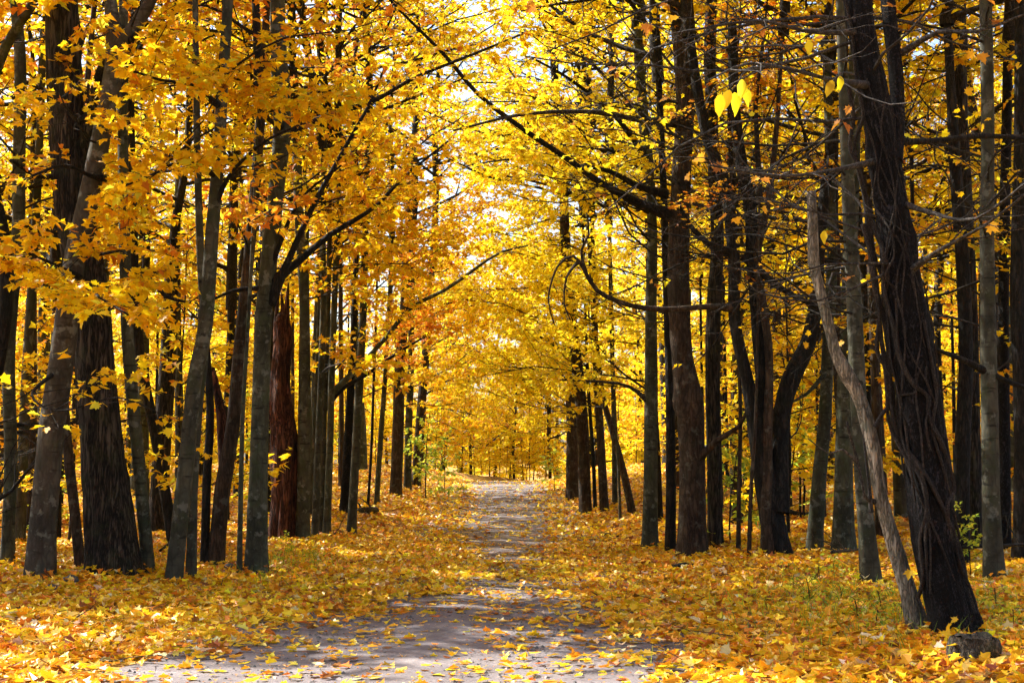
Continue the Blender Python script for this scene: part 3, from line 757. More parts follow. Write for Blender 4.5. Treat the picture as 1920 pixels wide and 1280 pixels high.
t.limb([(1640, 940, 8, d), (1622, 930, 6, d - .1), (1607, 860, 6, d - .1), (1592, 810, 5, d - .2), (1588, 790, 4, d - .2)], 'greytwig', twigs=False)
t.limb([(1610, 870, 5, d - .1), (1580, 842, 4, d - .2), (1555, 850, 3, d - .2), (1515, 822, 2, d - .3)], 'greytwig', twigs=False)
t.limb([(1634, 960, 7, d - .05), (1628, 900, 5, d - .05), (1622, 850, 4, d), (1618, 800, 3, d)], 'greytwig', twigs=False)
t.done()
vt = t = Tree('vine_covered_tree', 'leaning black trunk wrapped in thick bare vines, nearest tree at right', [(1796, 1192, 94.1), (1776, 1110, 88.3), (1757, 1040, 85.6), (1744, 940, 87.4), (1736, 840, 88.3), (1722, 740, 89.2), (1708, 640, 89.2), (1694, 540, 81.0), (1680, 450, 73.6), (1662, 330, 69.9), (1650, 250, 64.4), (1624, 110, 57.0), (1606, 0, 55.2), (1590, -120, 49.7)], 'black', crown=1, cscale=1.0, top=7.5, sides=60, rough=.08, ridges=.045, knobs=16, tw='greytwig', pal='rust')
d = t.d
t.limb([(1668, 300, 34, d), (1682, 230, 30, d + .05), (1680, 140, 29, d + .1), (1668, 40, 28, d + .15), (1655, -80, 24, d + .2)], 'black', twigs=False, name='fork_stem')
def vine(pts, w=8):
    """a vine stem lying on the near face of the leaning trunk; (px, py) traced, depth from the trunk's own radius"""
    Q = []
    for k, (px, py) in enumerate(pts):
        p = at(px, py, d)
        c_ = t.near(p[2]); dx = np.clip(abs(p[0] - c_[0]) / (c_[3] * 1.05), 0, 1)
        dep = d - c_[3] * 1.08 * math.sqrt(1 - dx * dx) - .015
        q = at(px, py, dep); Q.append([*q, w * .5 * dep / F * rng.uniform(.8, 1.2)])
    Q = np.array(Q); Q[:, :3] -= t.o
    Q[1:-1, :3] += rng.normal(0, .008, (len(Q) - 2, 3)); mb = MB(); stem(mb, Q, 9, .035, .22, .10, False, 9)
    mb.build('vine', M['vine'], t.trunk)
vine([(1722, 1120), (1730, 1080), (1726, 1010), (1738, 960), (1730, 900), (1700, 860), (1672, 800), (1664, 740), (1660, 690), (1650, 620), (1646, 560), (1638, 500), (1628, 440), (1620, 380), (1612, 320), (1592, 280), (1598, 220), (1588, 150)], 8)
vine([(1826, 1150), (1806, 1070), (1780, 990), (1776, 940), (1790, 920), (1780, 880), (1762, 830), (1742, 780), (1738, 740), (1712, 720), (1690, 670), (1672, 610), (1660, 540), (1654, 470), (1640, 420), (1626, 370)], 9)
vine([(1816, 1130), (1800, 1040), (1772, 960), (1742, 900), (1712, 860), (1690, 830), (1680, 800), (1670, 730), (1666, 650), (1658, 590), (1640, 540), (1634, 470), (1618, 420)], 10)
vine([(1800, 1010), (1782, 930), (1766, 870), (1750, 800), (1756, 740), (1748, 700), (1738, 650), (1732, 600)], 6)
vine([(1740, 1100), (1736, 1000), (1742, 960), (1726, 880), (1700, 840), (1684, 760), (1690, 740), (1712, 735), (1720, 720), (1694, 690), (1684, 640), (1680, 560)], 5)
vine([(1640, 800), (1652, 770), (1672, 750), (1664, 700), (1650, 660), (1646, 600), (1656, 540), (1640, 480), (1630, 400), (1612, 340), (1604, 270), (1620, 220), (1606, 150), (1596, 60), (1586, 0)], 7)
vine([(1838, 1180), (1822, 1120), (1800, 1060), (1790, 1000)], 9)
for k in range(12):     # thinner strands wandering up the bark
    y0, y1 = rng.uniform(700, 1190), rng.uniform(60, 560)
    pts = []
    for q in np.linspace(0, 1, 9):
        py = y0 + (y1 - y0) * q; c_ = np.interp(py, [0, 250, 640, 840, 1040, 1192], [1606, 1650, 1708, 1736, 1757, 1796]); h = np.interp(py, [0, 640, 1192], [28, 46, 50])
        pts.append((c_ + h * np.clip(math.sin(k * 1.7 + q * rng.uniform(1, 4)) * .9 + rng.normal(0, .12), -.97, .97), py))
    vine(pts, rng.uniform(2, 4.5))
# the twiggy limbs it throws over the verge, and the big yellow leaves that hang from one
t.limb([(1690, 520, 12, d), (1760, 470, 9, d - .4), (1850, 420, 6, d - .8), (1940, 350, 4, d - 1.2)], 'greytwig', opts=BARE)
t.limb([(1660, 265, 13, d), (1740, 265, 12, d + .2), (1850, 255, 10, d + .4), (1960, 265, 8, d + .6)], 'dark', opts=BARE)
t.limb([(1690, 380, 10, d), (1750, 400, 8, d - .5), (1830, 410, 6, d - 1), (1940, 330, 4, d - 1.5)], 'greytwig', opts=BARE)
t.limb([(1630, 160, 12, d), (1560, 150, 9, d - .9), (1480, 130, 7, d - 1.8), (1400, 120, 5, d - 2.6), (1330, 150, 3, d - 3)], 'greytwig', opts=dict(BARE, dens=(3, 3, 3)))
t.limb([(1610, 60, 10, d), (1520, 60, 8, d - .6), (1420, 40, 6, d - 1.2), (1280, 60, 4, d - 1.6)], 'greytwig', opts=BARE)
t.limb([(1650, 300, 10, d), (1560, 320, 8, d - .6), (1460, 330, 6, d - 1.2), (1330, 310, 4, d - 1.6)], 'greytwig', opts=BARE)
t.limb([(1690, 100, 10, d + .1), (1760, 60, 8, d - .2), (1830, 60, 6, d - .5), (1940, 20, 4, d - .8)], 'greytwig', opts=BARE)
t.low(16, 2.8, 5.2, 1.6, 3.0, W_ - .5, 2.4, BARE, (-.15, .3), .014)
t.limb([(1440, 126, 3, d - 2.2), (1410, 128, 2.6, d - 2.5), (1392, 140, 2.2, d - 2.6), (1384, 156, 2, d - 2.6), (1372, 170, 1.6, d - 2.6)], 'greytwig', twigs=False, r_min=.0015, name='twig')
t.limb([(1600, 140, 4, d - .6), (1582, 136, 3, d - 1), (1570, 142, 2.2, d - 1.2), (1562, 152, 1.6, d - 1.2)], 'greytwig', twigs=False, r_min=.0015, name='twig')
hang = np.array([at(1392, 148, d - 2.6), at(1368, 168, d - 2.6), at(1352, 176, d - 2.62), at(1378, 172, d - 2.58), at(1396, 165, d - 2.57), at(1562, 150, d - 1.2), at(1575, 142, d - 1.2), at(1545, 432, d - .6), at(1516, 75, d - 1.2)])
hax = np.array([(-.1, 0, -1), (-.35, 0, -1), (-.2, -.1, -1.), (.15, -.1, -1), (.3, 0, -1), (-.5, 0, -1), (.1, 0, -1), (0, 0, -1.), (.1, 0, -1)])
leaf_objects(t.root, t.o, hang, hax, np.tile([0, -1., .1], (9, 1)) + rng.normal(0, .3, (9, 3)), np.array([.15, .17, .19, .18, .15, .17, .14, .13, .14]) * .8, 'ovate', 'lemon')
keep = [1, 2, 3]
fl = np.array([at(1740, 1048, d - .9), at(1706, 1068, d - .75), at(1776, 1172, d - .35), at(1795, 1158, d - .35), at(1660, 862, d - .5), at(1822, 1150, d - .3), at(1690, 1030, d - .3), at(1703, 955, d - .4), at(1772, 1030, d - .4)])
leaf_objects(t.root, t.o, fl[keep], np.column_stack([rng.normal(0, .6, 3), rng.normal(0, .3, 3), -np.ones(3) * .7]), np.tile([0, -1., .6], (3, 1)) + rng.normal(0, .4, (3, 3)), np.array([.075, .09, .07]), 'maple', 'litter')
t.done(160)
t = Tree('maple_tree', 'grey trunk with dark right side at the right edge woods', [(1864, 1088, 42), (1859, 960, 36), (1857, 840, 35), (1853, 640, 33), (1851, 450, 30), (1852, 250, 28), (1848, 0, 26)], 'grey', crown=0, sides=22)
t.limb([(1856, 700, 11, t.d), (1800, 672, 10, t.d - .2), (1740, 650, 7, t.d - .4)], 'dark', twigs=False)
t.limb([(1858, 700, 10, t.d), (1890, 715, 9, t.d - .1), (1960, 740, 8, t.d - .2)], 'dark', twigs=False)
t.low(10, 2.8, 7, 1.8, 3, W_ - .5, 2.2, dict(BARE, leafy=.2), (-.1, .4)).done(60)
for lab, pts, bk, dd in [
    ('dark furrowed trunk left of the right edge grey trunk', [(1829, 985, 27), (1827, 840, 26), (1822, 640, 28), (1812, 450, 34), (1800, 250, 36), (1794, 0, 36)], 'oak', 23),
    ('narrow dark trunk glimpsed just right of the vine-covered tree', [(1800, 990, 34), (1804, 850, 32), (1810, 700, 30), (1806, 520, 28), (1790, 300, 24)], 'dark', 20.5),
    ('black trunk pressed behind the right edge grey trunk', [(1884, 1000, 24), (1884, 840, 22), (1882, 640, 22), (1884, 400, 22), (1890, 100, 20)], 'black', 22),
    ('heavy dark trunk cut off by the right edge of the photo', [(1916, 1000, 40), (1918, 850, 36), (1914, 700, 32), (1908, 560, 30), (1912, 300, 26)], 'dark', 19)]:
    t = Tree('maple_tree', lab, pts, bk, crown=int(rng.integers(0, 4)), sides=20, top=8, d=dd, ridges=.03)
    t.low(6, 2.5, 7, 1.8, 3, W_, 2.5, dict(LEAFY, leafy=.5)).done(20)

# ------------------------------------------------------------------ the woods behind: trees that nothing in the photo tells apart
MARKS = [(-400, 'left photo edge'), (74, 'forked leaning trunk'), (205, 'big oak'), (335, 'foremost pale trunk'), (483, 'stout grey-green trunk'), (530, 'red snag'),
         (568, 'straight grey trunk'), (655, 'slanted black stem'), (744, 'thick brown trunk'), (930, 'road crest'), (1085, 'joined pair'), (1219, 'grey verge trunk'),
         (1299, 'burled trunk'), (1450, 'dark clump'), (1582, 'broad olive trunk'), (1745, 'vine-covered tree'), (1860, 'right edge grey trunk'), (2400, 'right photo edge')]
woods = []
def place_words(x, y):
    px = 960 + F * x / (y * cp)
    for (a, na), (b, nb) in zip(MARKS, MARKS[1:]):
        if a <= px < b: return 'between %s and %s' % (na, nb)
    return 'outside the frame'
def name_woods():
    by = {}
    for o, y, words_, pl in woods: by.setdefault((words_, pl), []).append((y, o))
    for (words_, pl), lst in by.items():
        lst.sort(key=lambda q: q[0]); n = len(lst)
        for k, (y, o) in enumerate(lst):
            rank = '' if n == 1 else (', nearer one' if k == 0 else ', farther one') if n == 2 else [', nearest', ', second nearest', ', third nearest', ', fourth nearest', ', fifth nearest', ', sixth nearest', ', seventh nearest', ', eighth nearest', ', ninth nearest', ', tenth nearest', ', eleventh nearest', ', twelfth nearest', ', thirteenth nearest', ', farthest'][min(k, 13)]
            o['label'] = '%s %s%s' % (words_, pl, rank)
zones = [  # name of the zone, x range, y range, count, label, group
    ((-24, -4.8), (22, 40), 15, 'yellow-leaved tree in the woods behind the left roadside trunks', 'trees in the left woods'),
    ((-30, -5.4), (40, 64), 18, 'more distant yellow tree deep in the left woods', 'far trees in the left woods'),
    ((4.6, 24), (20, 40), 17, 'yellow-leaved tree in the woods behind the right roadside trunks', 'trees in the right woods'),
    ((5.4, 30), (40, 64), 22, 'more distant yellow tree deep in the right woods', 'far trees in the right woods'),
    ((4, 28), (66, 84), 18, 'bright yellow tree beyond the crest of the road', 'trees beyond the crest'),
    ((-48, 48), (108, 128), 34, 'distant yellow tree far beyond the crest', 'distant trees far beyond the crest')]
def bg_tree(x, y, label, group, far_, small=1.0):
    k = int(rng.integers(len(TRUNK))); tm, tp = TRUNK[k]
    if far_: tm, tp = TRUNK[4]
    kk = 4 if far_ else k
    s_ = rng.uniform(.85, 1.25) * small
    root = empty('maple_tree', (x, y, float(ground(x, y))), label, 'tree', group)
    root.rotation_euler = (0, 0, rng.uniform(0, 6.28)); root.scale = (s_,) * 3
    link('trunk', tm, root)
    ci = int(rng.choice([2, 3, 0, 1, 4, 5], p=[.26, .26, .16, .16, .09, .07]))
    c = CROWN[ci]
    if 'camera' not in group:
        w1 = ('grey', 'grey-green', 'thin dark', 'thick furrowed', 'slim brown')[kk]
        w2 = ('golden', 'orange-gold', 'yellow', 'yellow', 'orange', 'greenish gold')[ci]
        zn = 'beyond the crest' if far_ else ('far off' if y > 40 else 'in woods')
        woods.append((root, y, ('distant yellow tree' if y > 100 else 'low yellow tree' if small < 1 else 'yellow tree past the crest') if far_ else '%s-trunked %s tree %s' % (w1.replace(' ', '-'), w2, zn), place_words(x, y)))
    if far_: c = FARCROWN[int(rng.integers(2))]
    a = rng.uniform(0, 6.28); h = rng.uniform(.15, .5) if far_ else .93
    for nm, me in (('crown', c[0]), ('branches', c[1])):
        o = link(nm, me, root, 'stuff'); o.location = (tp[0] * .9, tp[1] * .9, tp[2] * h); o.rotation_euler = (0, 0, a)
        if far_: o.scale = (1.1, 1.1, 1.3) if y < 100 else (1.6, 1.6, 1.9)
for (x0, x1), (y0, y1), n, lab, grp in zones:
    k = tries = 0
    while k < n and tries < 4000:
        tries += 1
        x, y = rng.uniform(x0, x1), rng.uniform(y0, y1)
        if min((x - a) ** 2 + (y - b) ** 2 for a, b in taken) < 1.7 ** 2: continue
        if abs(x - xroad(y)) < (3.2 if y > 66 else 4.0): continue
        if y < 66 and abs(x) > .40 * y + 2: continue
        taken.append((x, y)); k += 1
        bg_tree(x, y, lab, grp, y > 68)
for x, y, k in [(-4.2, 66.5, .62), (-2.0, 68.5, .62), (.1, 70.5, .66), (2.0, 74, .75), (-6.2, 70, .7), (-3.6, 73, .72), (-.9, 75.5, .8), (4.4, 78, .9)]:
    bg_tree(x, y, '', 'trees beyond the crest', True, k)
k = 0
while k < 26:        # lower trees closing the left woods
    x, y = rng.uniform(-40, -9), rng.uniform(60, 90)
    if abs(x) > .40 * y + 2 or min((x - a) ** 2 + (y - b) ** 2 for a, b in taken) < 4: continue
    taken.append((x, y)); k += 1
    bg_tree(x, y, '', 'far trees in the left woods', True, .72)
# woods go on unseen beside the camera: trees added to shade the near road
for x, y in [(-8.2, 2.0), (-10.5, 7.5), (-13.5, 4.0), (-6.8, -2.5), (-9.0, 17.5), (-12.6, 18.8), (-10.2, 21.0), (-15.5, 20.5), (-13.8, 23.4), (8.4, 5.0), (10.5, 11.0), (7.5, -1.0), (13.0, 15.0)]:
    root = empty('maple_tree', (x, y, float(ground(x, y))), 'roadside tree beside the camera, its crown shading the near road', 'tree', 'shade trees added beside the camera')
    link('trunk', TRUNK[1][0], root)
    stand_crown(root, np.array([-.27, -.03, 5.6]), .1, 0, 1.0)
    for ch in root.children[1:]: ch.data = DENSE[0] if ch.name.startswith('crown') else DENSE[1]
# thin bare poles crowding the woods
for x0, x1, n, grp in [(-17, -4.6, 30, 'thin poles in the left woods'), (4.4, 17, 34, 'thin poles in the right woods')]:
    k = 0
    while k < n:
        x, y = rng.uniform(x0, x1), rng.uniform(21, 52)
        if abs(x) > .38 * y + 1 or abs(x - xroad(y)) < 4.2 or min((x - a) ** 2 + (y - b) ** 2 for a, b in taken) < .8 ** 2: continue
        taken.append((x, y)); k += 1
        q = int(rng.choice([0, 2, 4])); tm, tp = TRUNK[q]; w_ = rng.uniform(.45, .85); h_ = rng.uniform(1.3, 1.9)
        root = empty('maple_tree', (x, y, float(ground(x, y))), '', 'tree', grp)
        root.rotation_euler = (0, 0, rng.uniform(0, 6.28))
        link('trunk', tm, root).scale = (w_, w_, h_)
        ci = int(rng.integers(0, 5)); cs = rng.uniform(.4, .55)
        for nm, me in (('crown', CROWN[ci][0]), ('branches', CROWN[ci][1])):
            o = link(nm, me, root, 'stuff'); o.location = (tp[0] * w_ * .95, tp[1] * w_ * .95, tp[2] * h_ * .96); o.scale = (cs,) * 3
        woods.append((root, y, 'bare thin %s pole%s' % (('grey', '', 'black', '', 'brown')[q], ' far off' if y > 38 else ''), place_words(x, y)))
# understory saplings
for (x0, x1), (y0, y1), n, lab, grp in [
    ((-20, -4.4), (22, 58), 34, 'leafy yellow understory sapling in the left woods', 'saplings in the left woods'),
    ((4.4, 22), (22, 60), 44, 'leafy yellow understory sapling in the right woods', 'saplings in the right woods'),
    ((-10, 8), (63, 78), 26, 'low yellow sapling just beyond the crest of the road', 'saplings beyond the crest')]:
    k = tries = 0
    while k < n and tries < 4000:
        tries += 1
        x, y = rng.uniform(x0, x1), rng.uniform(y0, y1)
        if min((x - a) ** 2 + (y - b) ** 2 for a, b in taken) < .9 ** 2 or abs(x - xroad(y)) < 3.6: continue
        if abs(x) > .40 * y + 2: continue
        taken.append((x, y)); k += 1
        root = empty('sapling', (x, y, float(ground(x, y))), lab, 'sapling', grp)
        root.rotation_euler = (0, 0, rng.uniform(0, 6.28)); root.scale = (rng.uniform(.7, 1.3),) * 3
        si = int(rng.choice(4, p=[.38, .32, .18, .12]))
        c_, b_, s_ = SAP[si]
        woods.append((root, y, '%s %s sapling' % ('tall' if root.scale[0] > 1 else 'small', ('golden', 'yellow', 'orange', 'greenish')[si]), place_words(x, y)))
        link('stem', s_, root); link('branches', b_, root, 'stuff'); link('crown', c_, root, 'stuff')

for x, y, sc, si in [(-3.2, 67, .8, 1), (-1.8, 69, .9, 0), (-.6, 71, .9, 1), (.6, 73.5, 1.0, 1), (-2.6, 73, 1.1, 0), (1.8, 76, 1.1, 1), (-1.2, 76, 1.2, 1), (-4.4, 70, 1, 2)]:
    root = empty('sapling', (x, y, float(ground(x, y))), 'sapling', 'sapling', 'saplings beyond the crest')
    root.rotation_euler = (0, 0, rng.uniform(0, 6.28)); root.scale = (sc,) * 3
    c_, b_, s_ = SAP[si]
    link('stem', s_, root); link('branches', b_, root, 'stuff'); link('crown', c_, root, 'stuff')
    woods.append((root, y, '%s %s sapling' % ('tall' if sc > 1 else 'small', ('golden', 'yellow', 'orange', 'greenish')[si]), place_words(x, y)))
name_woods()

# ------------------------------------------------------------------ shrubs, small plants, logs, stump, stones
SHRUB = sapling_proto('green', 2.4, leaf=.15, mix='green', per=10, spread=.5, thick=.02)
def shrub(px, py, d, s_, label, name='shrub', src=None, cat='shrub', group=None):
    p = at(px, py, d); x, y = p[0], p[1]
    root = empty(name, (x, y, float(ground(x, y))), label, cat, group)
    root.scale = (s_,) * 3; root.rotation_euler = (0, 0, rng.uniform(0, 6.28))
    c_, b_, st = src or SHRUB
    link('stem', st, root); link('branches', b_, root, 'stuff'); link('crown', c_, root, 'stuff')
shrub(800, 880, 44, 1.2, 'light green leafy shrub on the left bank near the crest')
shrub(835, 885, 47, .9, 'smaller green shrub right of the light green one at the crest')
shrub(1040, 885, 48, .7, 'small green shrub on the right bank at the crest')
shrub(532, 1035, 19.5, .22, 'low green seedling before the rotting red-brown snag', 'seedling', cat='plant')
shrub(590, 1030, 20, .16, 'small green ground plant beside the left verge', 'seedling', cat='plant')
shrub(1370, 1000, 24, .9, 'green-leaved shrub behind the dark many-stemmed clump')
shrub(1480, 960, 27, 1.1, 'yellow-green shrub deep in the right woods beside the clump')
shrub(1815, 940, 17, .36, 'green shrub just right of the vine-covered trunk')
shrub(100, 990, 26, .6, 'green shrub in the woods behind the leaning left trunk')
BUSH = sapling_proto('lemon', 2.4, leaf=.15, mix='gold', per=11, spread=.55, thick=.02)
for x, y, k, w in [(-2.5, 65.2, .62, 'leftmost'), (-1.4, 66.2, .7, 'second from left'), (-.3, 67.2, .8, 'third from left'), (.7, 69, .95, 'fourth from left'), (1.8, 71.5, 1.1, 'rightmost')]:
    root = empty('shrub', (x, y, float(ground(x, y))), 'low bright yellow shrub closing the view at the crest, %s' % w, 'shrub', 'yellow shrubs at the crest')
    root.scale = (k,) * 3; root.rotation_euler = (0, 0, rng.uniform(0, 6.28))
    link('stem', BUSH[2], root); link('branches', BUSH[1], root, 'stuff'); link('crown', BUSH[0], root, 'stuff')
PLANT = sapling_proto('green', .42, kind='ovate', leaf=.07, per=4, spread=.5, thick=.004)
spots = [(1540, 1100), (1580, 1130), (1610, 1160), (1520, 1130), (1560, 1075), (1655, 1150), (1490, 1110), (1600, 1090), (1640, 1185), (1690, 1165), (1870, 1150), (1900, 1180), (1480, 1080)]
for i, (px, py) in enumerate(spots):
    d = ground_at(px, py)
    shrub(px, py, d, rng.uniform(.55, 1.0), 'small green seedling on the right verge, %s from the left' % ('first second third fourth fifth sixth seventh eighth ninth tenth eleventh twelfth thirteenth'.split()[sorted(spots).index((px, py))]), 'seedling', PLANT, 'plant', 'green seedlings on the right verge')

def lying(name, label, a, b, r, bk, cat, forks=0):
    A = np.array([*a[:2], float(ground(*a[:2])) + r * .7 + a[2]]); B = np.array([*b[:2], float(ground(*b[:2])) + r * .6 + b[2]])
    mid = (A + B) / 2
    root = empty(name, (mid[0], mid[1], float(ground(mid[0], mid[1]))), label, cat)
    o_ = np.array(root.location)
    mb = MB(); n = 5
    Q = [np.append(A + (B - A) * k / (n - 1) + rng.normal(0, r * .5, 3) * (0 < k < n - 1) - o_, r * (1 - .35 * k / (n - 1))) for k in range(n)]
    stem(mb, np.array(Q), 10, max(.06, r), .10, 0, False, 3)
    mb.add([Q[0][:3]], np.zeros((0, 3), int)); mb.f.append(np.array([[(k + 1) % 10, k, mb.n - 1] for k in range(10)]))
    mb.build('wood', M[bk], root)
    for k in range(forks):
        q = Q[1 + k % 3][:3] + o_
        P_ = path(q, (rng.normal(), rng.normal() * .5, .5), rng.uniform(.3, .7), 5, .25)
        m2 = MB(); m2.tube(P_ - o_, np.linspace(r * .4, .004, 5), 5); m2.build('side_branch', M[bk], root)
def gp(px, py, h=0):
    d = ground_at(px, py); p = at(px, py, d); return (p[0], p[1], h)
lying('fallen_log', 'grey fallen log with dead sticks at the left verge', gp(705, 962), gp(640, 958), .09, 'deadwood', 'log', 4)
lying('fallen_branch', 'long thin bent branch lying below the grey poles at left', gp(600, 1010), gp(690, 985), .02, 'deadwood', 'branch', 3)
lying('bark_slab', 'black slab of bark lying on leaves before the burled trunk', gp(1262, 1069), gp(1302, 1064), .05, 'black', 'bark')
lying('fallen_stick', 'short dark stick lying on the sunny right verge', gp(1132, 1004), gp(1160, 1006), .03, 'dark', 'stick')
lying('fallen_log', 'low dark log lying in the right woods behind the clump', gp(1480, 965), gp(1540, 968), .08, 'dark', 'log')
lying('fallen_branch', 'dead branch with twigs propped behind the smooth grey-green trunk', gp(1560, 1075, .25), gp(1612, 1052, .15), .02, 'deadwood', 'branch', 4)
lying('fallen_branch', 'bare dark branch lying low across the right edge trunk', gp(1800, 1085, .35), gp(1950, 1060, .25), .025, 'dark', 'branch', 6)
lying('fallen_stick', 'dark stick on the leaves near the left stones', gp(300, 1040, .05), gp(345, 1020, .2), .02, 'dark', 'stick')

# stump at the foot of the vine-covered tree
px, py = 1826, 1226
d = ground_at(px, 1240); p = at(px, py, d); o_ = np.array([p[0], p[1], float(ground(p[0], p[1]))])
root = empty('tree_stump', o_, 'short sawn tree stump at the foot of the vine-covered trunk', 'stump')
r = 34 * d / F
mb = MB(); stem(mb, np.array([(0, 0, -.1, r * 1.25), (0, 0, .04, r * 1.08), (0, 0, .13, r), (0, 0, .165, r * .97)]), 36, .03, .14, .09, False, 5)
mb.f = mb.f[:1]; mb.build('bark', M['deadwood'], root)
feet.append((o_[0], o_[1] - .03, r * .95))
mb = MB()
a_ = np.arange(36) * 2 * math.pi / 36
for k, (rr, zz) in enumerate([(r * .99, .158), (r * .94, .168), (r * .6, .172), (r * .2, .168)]):
    mb.add(np.column_stack([np.cos(a_) * rr, np.sin(a_) * rr, np.full(36, zz) + .012 * np.sin(a_ * 2 + 1) + rng.normal(0, .006, 36)]), np.zeros((0, 4), int))
i = (np.arange(3) * 36)[:, None]; j = np.arange(36)[None]; j2 = (j + 1) % 36
mb.f.append(np.stack([i + j, i + j2, i + 36 + j2, i + 36 + j], -1).reshape(-1, 4)); mb.f.append((108 + np.arange(36))[None])
mb.build('cut_face', M['deadwood'], root)
# stones half buried in the leaves at left
for px, py, w_, lab in [(97, 1103, 26, 'dark grey stone half buried in leaves, left of the pair'), (132, 1088, 30, 'dark grey stone half buried in leaves, right of the pair'), (118, 1070, 20, 'small dark stone in the leaves behind the pair'), (428, 1064, 26, 'small dark stone at the foot of the brown trunk')]:
    d = ground_at(px, py + 5); p = at(px, py, d); o_ = np.array([p[0], p[1], float(ground(p[0], p[1]))]); r = w_ * .5 * d / F
    mb = MB(); nu, nv = 10, 6
    V = [(math.cos(u * 6.283 / nu) * math.sin(v * math.pi / nv), math.sin(u * 6.283 / nu) * math.sin(v * math.pi / nv), math.cos(v * math.pi / nv)) for v in range(nv + 1) for u in range(nu)]
    V = np.array(V); V *= (1 + .18 * np.sin(V @ rng.normal(0, 2.2, (3, 1)) * 2 + 1)) * np.array([r, r * .8, r * .65])
    V[:, 2] += .03
    i = (np.arange(nv) * nu)[:, None]; j = np.arange(nu)[None]; j2 = (j + 1) % nu
    mb.add(V, np.stack([i + j, i + nu + j, i + nu + j2, i + j2], -1).reshape(-1, 4))
    ob = mb.build('stone', M['stone']); ob.location = o_
    tag(ob, lab, 'stone')

# fallen leaves: thick on the verges, thin on the wheel track, a drift across the road in the dip
KD = [0, 9.2, 11.3, 13, 15.2, 16.3, 17.3, 22.5, 24, 30, 45, 50, 57, 70]
KL = [-3.0, -2.75, -2.3, -1.7, -1.1, -.6, -.2, -.25, -.8, -1.05, -1.25, -1.5, -2.1, -1.6]
KR = [1.5, 1.15, .98, .90, .80, .55, .35, .35, .6, .78, .9, 1.0, 1.1, 1.2]
def cover(x, y):
    xl, xr = np.interp(y, KD, KL), np.interp(y, KD, KR)
    wob = .22 * np.sin(y * 2.3 + x) + .18 * np.sin(y * 5.1 + 2 * x) + .12 * np.sin(y * 11 - 3 * x)
    w = .45
    inside = sstep(-w, w, x - xl + wob) * sstep(-w, w, xr - x + wob)
    return 1 - inside
def scatter(y0, y1, dens, margin, xmax=1e9):
    n = int(dens * (y1 - y0) * 2 * min(xmax, (.364 * y1 + margin)))
    y = rng.uniform(y0, y1, n)
    hw = min(xmax, .364 * y1 + margin)
    x = rng.uniform(-hw, hw, n)
    k = np.abs(x) < .364 * y + margin
    x, y = x[k], y[k]
    c = cover(x, y)
    clump = .75 + .25 * np.sin(x * 3.1 + 1.3 * np.sin(y * 2)) * np.sin(y * 2.7 + np.sin(x * 4))
    far_t = sstep(24, 34, y)
    keep = rng.random(len(x)) < np.maximum(c * clump, np.where(y < 24, .10, .07) + .12 * far_t + .34 * np.exp(-((y - 19.5) / 2.6) ** 2))
    x, y, c = x[keep], y[keep], c[keep]
    z = np.maximum(ground(x, y), np.where(np.abs(x - xroad(y)) < 2, ground(x, y) + .03, -9)) + .006 + rng.uniform(0, .05, len(x)) * c
    P = np.column_stack([x, y, z])
    a = rng.uniform(0, 6.283, len(x))
    ax = np.column_stack([np.cos(a), np.sin(a), rng.normal(0, .22, len(x)) * (.3 + c)])
    nn = np.tile([0, 0, 1.0], (len(x), 1)) + rng.normal(0, 1, (len(x), 3)) * (.10 + .33 * c)[:, None]
    return P, ax, nn, c
litter = MB()
P, ax, nn, c = scatter(7.2, 16, 460, 2.5)
# the largest in the picture lie nearest the camera on the open gravel
score = P[:, 1] + 30 * (c > .55) + 40 * (np.abs(P[:, 0]) > .36 * P[:, 1])
order = np.argsort(score)
pick, rest = order[:300], order[300:]
leaf_objects(road, (0, 0, 0), P[pick] + [0, 0, .006], ax[pick], nn[pick], rng.uniform(.06, .13, 300), 'maple', 'litter', 'fallen_leaf', 'litter')
drift = lambda x, y: 1 - .22 * (.5 + .5 * np.sin(x * .9 + 1.7 * np.sin(y * .55)))[:, None] * np.array([[.12, .55, .2]])    # yellower and browner drifts
add_leaves(litter, P[rest], ax[rest], nn[rest], rng.uniform(.05, .115, len(rest)), np.clip(colours('litter', len(rest), .2) * drift(P[rest, 0], P[rest, 1]), .004, .9), 'maple_small')
P, ax, nn, c = scatter(16, 28, 290, 2.5)
add_leaves(litter, P, ax, nn, rng.uniform(.065, .125, len(P)), np.clip(colours('litter', len(P), .2) * drift(P[:, 0], P[:, 1]), .004, .9), 'kite')
P, ax, nn, c = scatter(28, 62, 85, 3, 20)
add_leaves(litter, P, ax, nn, rng.uniform(.10, .17, len(P)), colours('litter', len(P), .18), 'kite')
# leaves drifted against the feet of the near trunks
for (bx, by, br) in feet:
    n = int(90 * br / .2)
    a_ = rng.uniform(0, 6.283, n); rr = br * rng.uniform(1.0, 2.3, n)
    x, y = bx + np.cos(a_) * rr, by + np.sin(a_) * rr
    z = ground(x, y) + .02 + rng.uniform(0, .13, n) * np.clip(1.9 - rr / br, 0, 1)
    ax = np.column_stack([np.cos(a_), np.sin(a_), rng.normal(-.3, .3, n)]); nn = np.column_stack([np.cos(a_) * .5, np.sin(a_) * .5, np.ones(n)]) + rng.normal(0, .3, (n, 3))
    add_leaves(litter, np.column_stack([x, y, z]), ax, nn, rng.uniform(.06, .115, n), colours('litter', n, .2), 'maple_small')
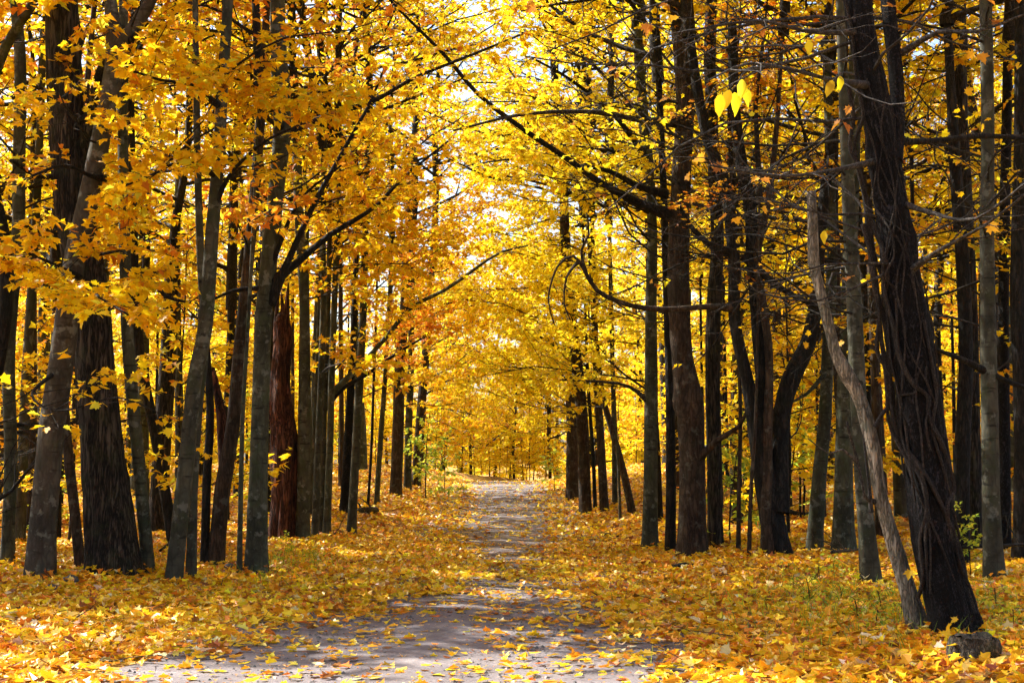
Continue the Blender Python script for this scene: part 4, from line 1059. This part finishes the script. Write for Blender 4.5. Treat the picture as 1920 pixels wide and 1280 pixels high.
# crushed scraps trodden into the gravel
n = 5200
y = 7.5 + 22 * rng.random(n) ** 1.4; x = xroad(y) + rng.uniform(-2.4, 2.4, n)
a_ = rng.uniform(0, 6.283, n)
add_leaves(litter, np.column_stack([x, y, ground(x, y) + .036]), np.column_stack([np.cos(a_), np.sin(a_), np.zeros(n)]), np.tile([0, 0, 1.], (n, 1)) + rng.normal(0, .12, (n, 3)), rng.uniform(.012, .04, n), colours('rust', n, .25), 'kite')
lo = litter.build('leaf_litter', M['litter'], None, False, True, 'stuff')
tag(lo, 'yellow and orange fallen leaves blanketing the verges and woodland floor', 'leaf litter')


# dead twigs strewn over the litter, and thin grass on the verges
tw = MB()
for k in range(260):
    y = 8 + 24 * rng.random() ** 1.3; sd = rng.choice([-1, 1]); x = float(xroad(y)) + sd * rng.uniform(1.6, 6)
    a_ = rng.uniform(0, 6.283)
    P = path((x, y, float(ground(x, y)) + .05), (math.cos(a_), math.sin(a_), rng.normal(0, .12)), rng.uniform(.15, .7), 4, .2)
    tw.tube(P, np.linspace(1, .4, 4) * rng.uniform(.002, .006), 4)
o = tw.build('fallen_twigs', M['deadwood'], None, kind='stuff'); tag(o, 'small dead twigs strewn over the fallen leaves', 'twigs')
gr = MB(); n = 1500
px_ = np.where(rng.random(n) < .7, rng.normal(3.4, .8, n), rng.normal(-3.2, .5, n)); py_ = np.where(px_ > 0, rng.normal(13.5, 1.8, n), rng.normal(20.5, 1.6, n))
a_ = rng.uniform(0, 6.283, n); h_ = rng.uniform(.06, .20, n)
b0 = np.column_stack([px_, py_, ground(px_, py_)]); sx = np.column_stack([np.cos(a_), np.sin(a_), 0 * a_]) * .004
tip = b0 + np.column_stack([rng.normal(0, .4, n) * h_, rng.normal(0, .4, n) * h_, h_])
V = np.stack([b0 - sx, b0 + sx, (b0 + tip) / 2 + sx * .7 + [0, 0, .01], tip, (b0 + tip) / 2 - sx * .7 + [0, 0, .01]], 1)
gr.add(V.reshape(-1, 3), (np.arange(n) * 5)[:, None] + np.arange(5)[None], np.repeat(colours('green', n, .2) * [.55, .75, 1], 5, axis=0))
o = gr.build('grass', M['leaf'], None, False, True, 'stuff'); tag(o, 'thin green grass blades poking through leaves on the verges', 'grass')

# loose stones on the gravel
pb = MB(); n = 3200
y = 7.5 + 20 * rng.random(n) ** 1.5; x = xroad(y) + np.clip(rng.normal(0, 1.15, n), -2.2, 2.2)
V0 = np.array([(1, 0, 0), (.2, .9, .1), (-.95, .1, 0), (-.1, -1, 0), (.1, .1, .75), (-.3, .3, .6)], float)
F0 = np.array([(0, 1, 4), (1, 5, 4), (1, 2, 5), (2, 3, 5), (3, 4, 5), (3, 0, 4)])
sz = rng.uniform(.005, .016, n) * rng.choice([1, 1, 1, 1.7], n); a_ = rng.uniform(0, 6.283, n); ca, sa = np.cos(a_), np.sin(a_)
Vx = V0[None, :, 0] * ca[:, None] - V0[None, :, 1] * sa[:, None]; Vy = V0[None, :, 0] * sa[:, None] + V0[None, :, 1] * ca[:, None]
W = np.stack([x[:, None] + Vx * sz[:, None], y[:, None] + Vy * sz[:, None], (ground(x, y) + .024)[:, None] + V0[None, :, 2] * sz[:, None]], -1)
pb.add(W.reshape(-1, 3), ((np.arange(n) * 6)[:, None, None] + F0[None]).reshape(-1, 3))
pb.build('loose_stones', M['stone'], road, False, kind='stuff')
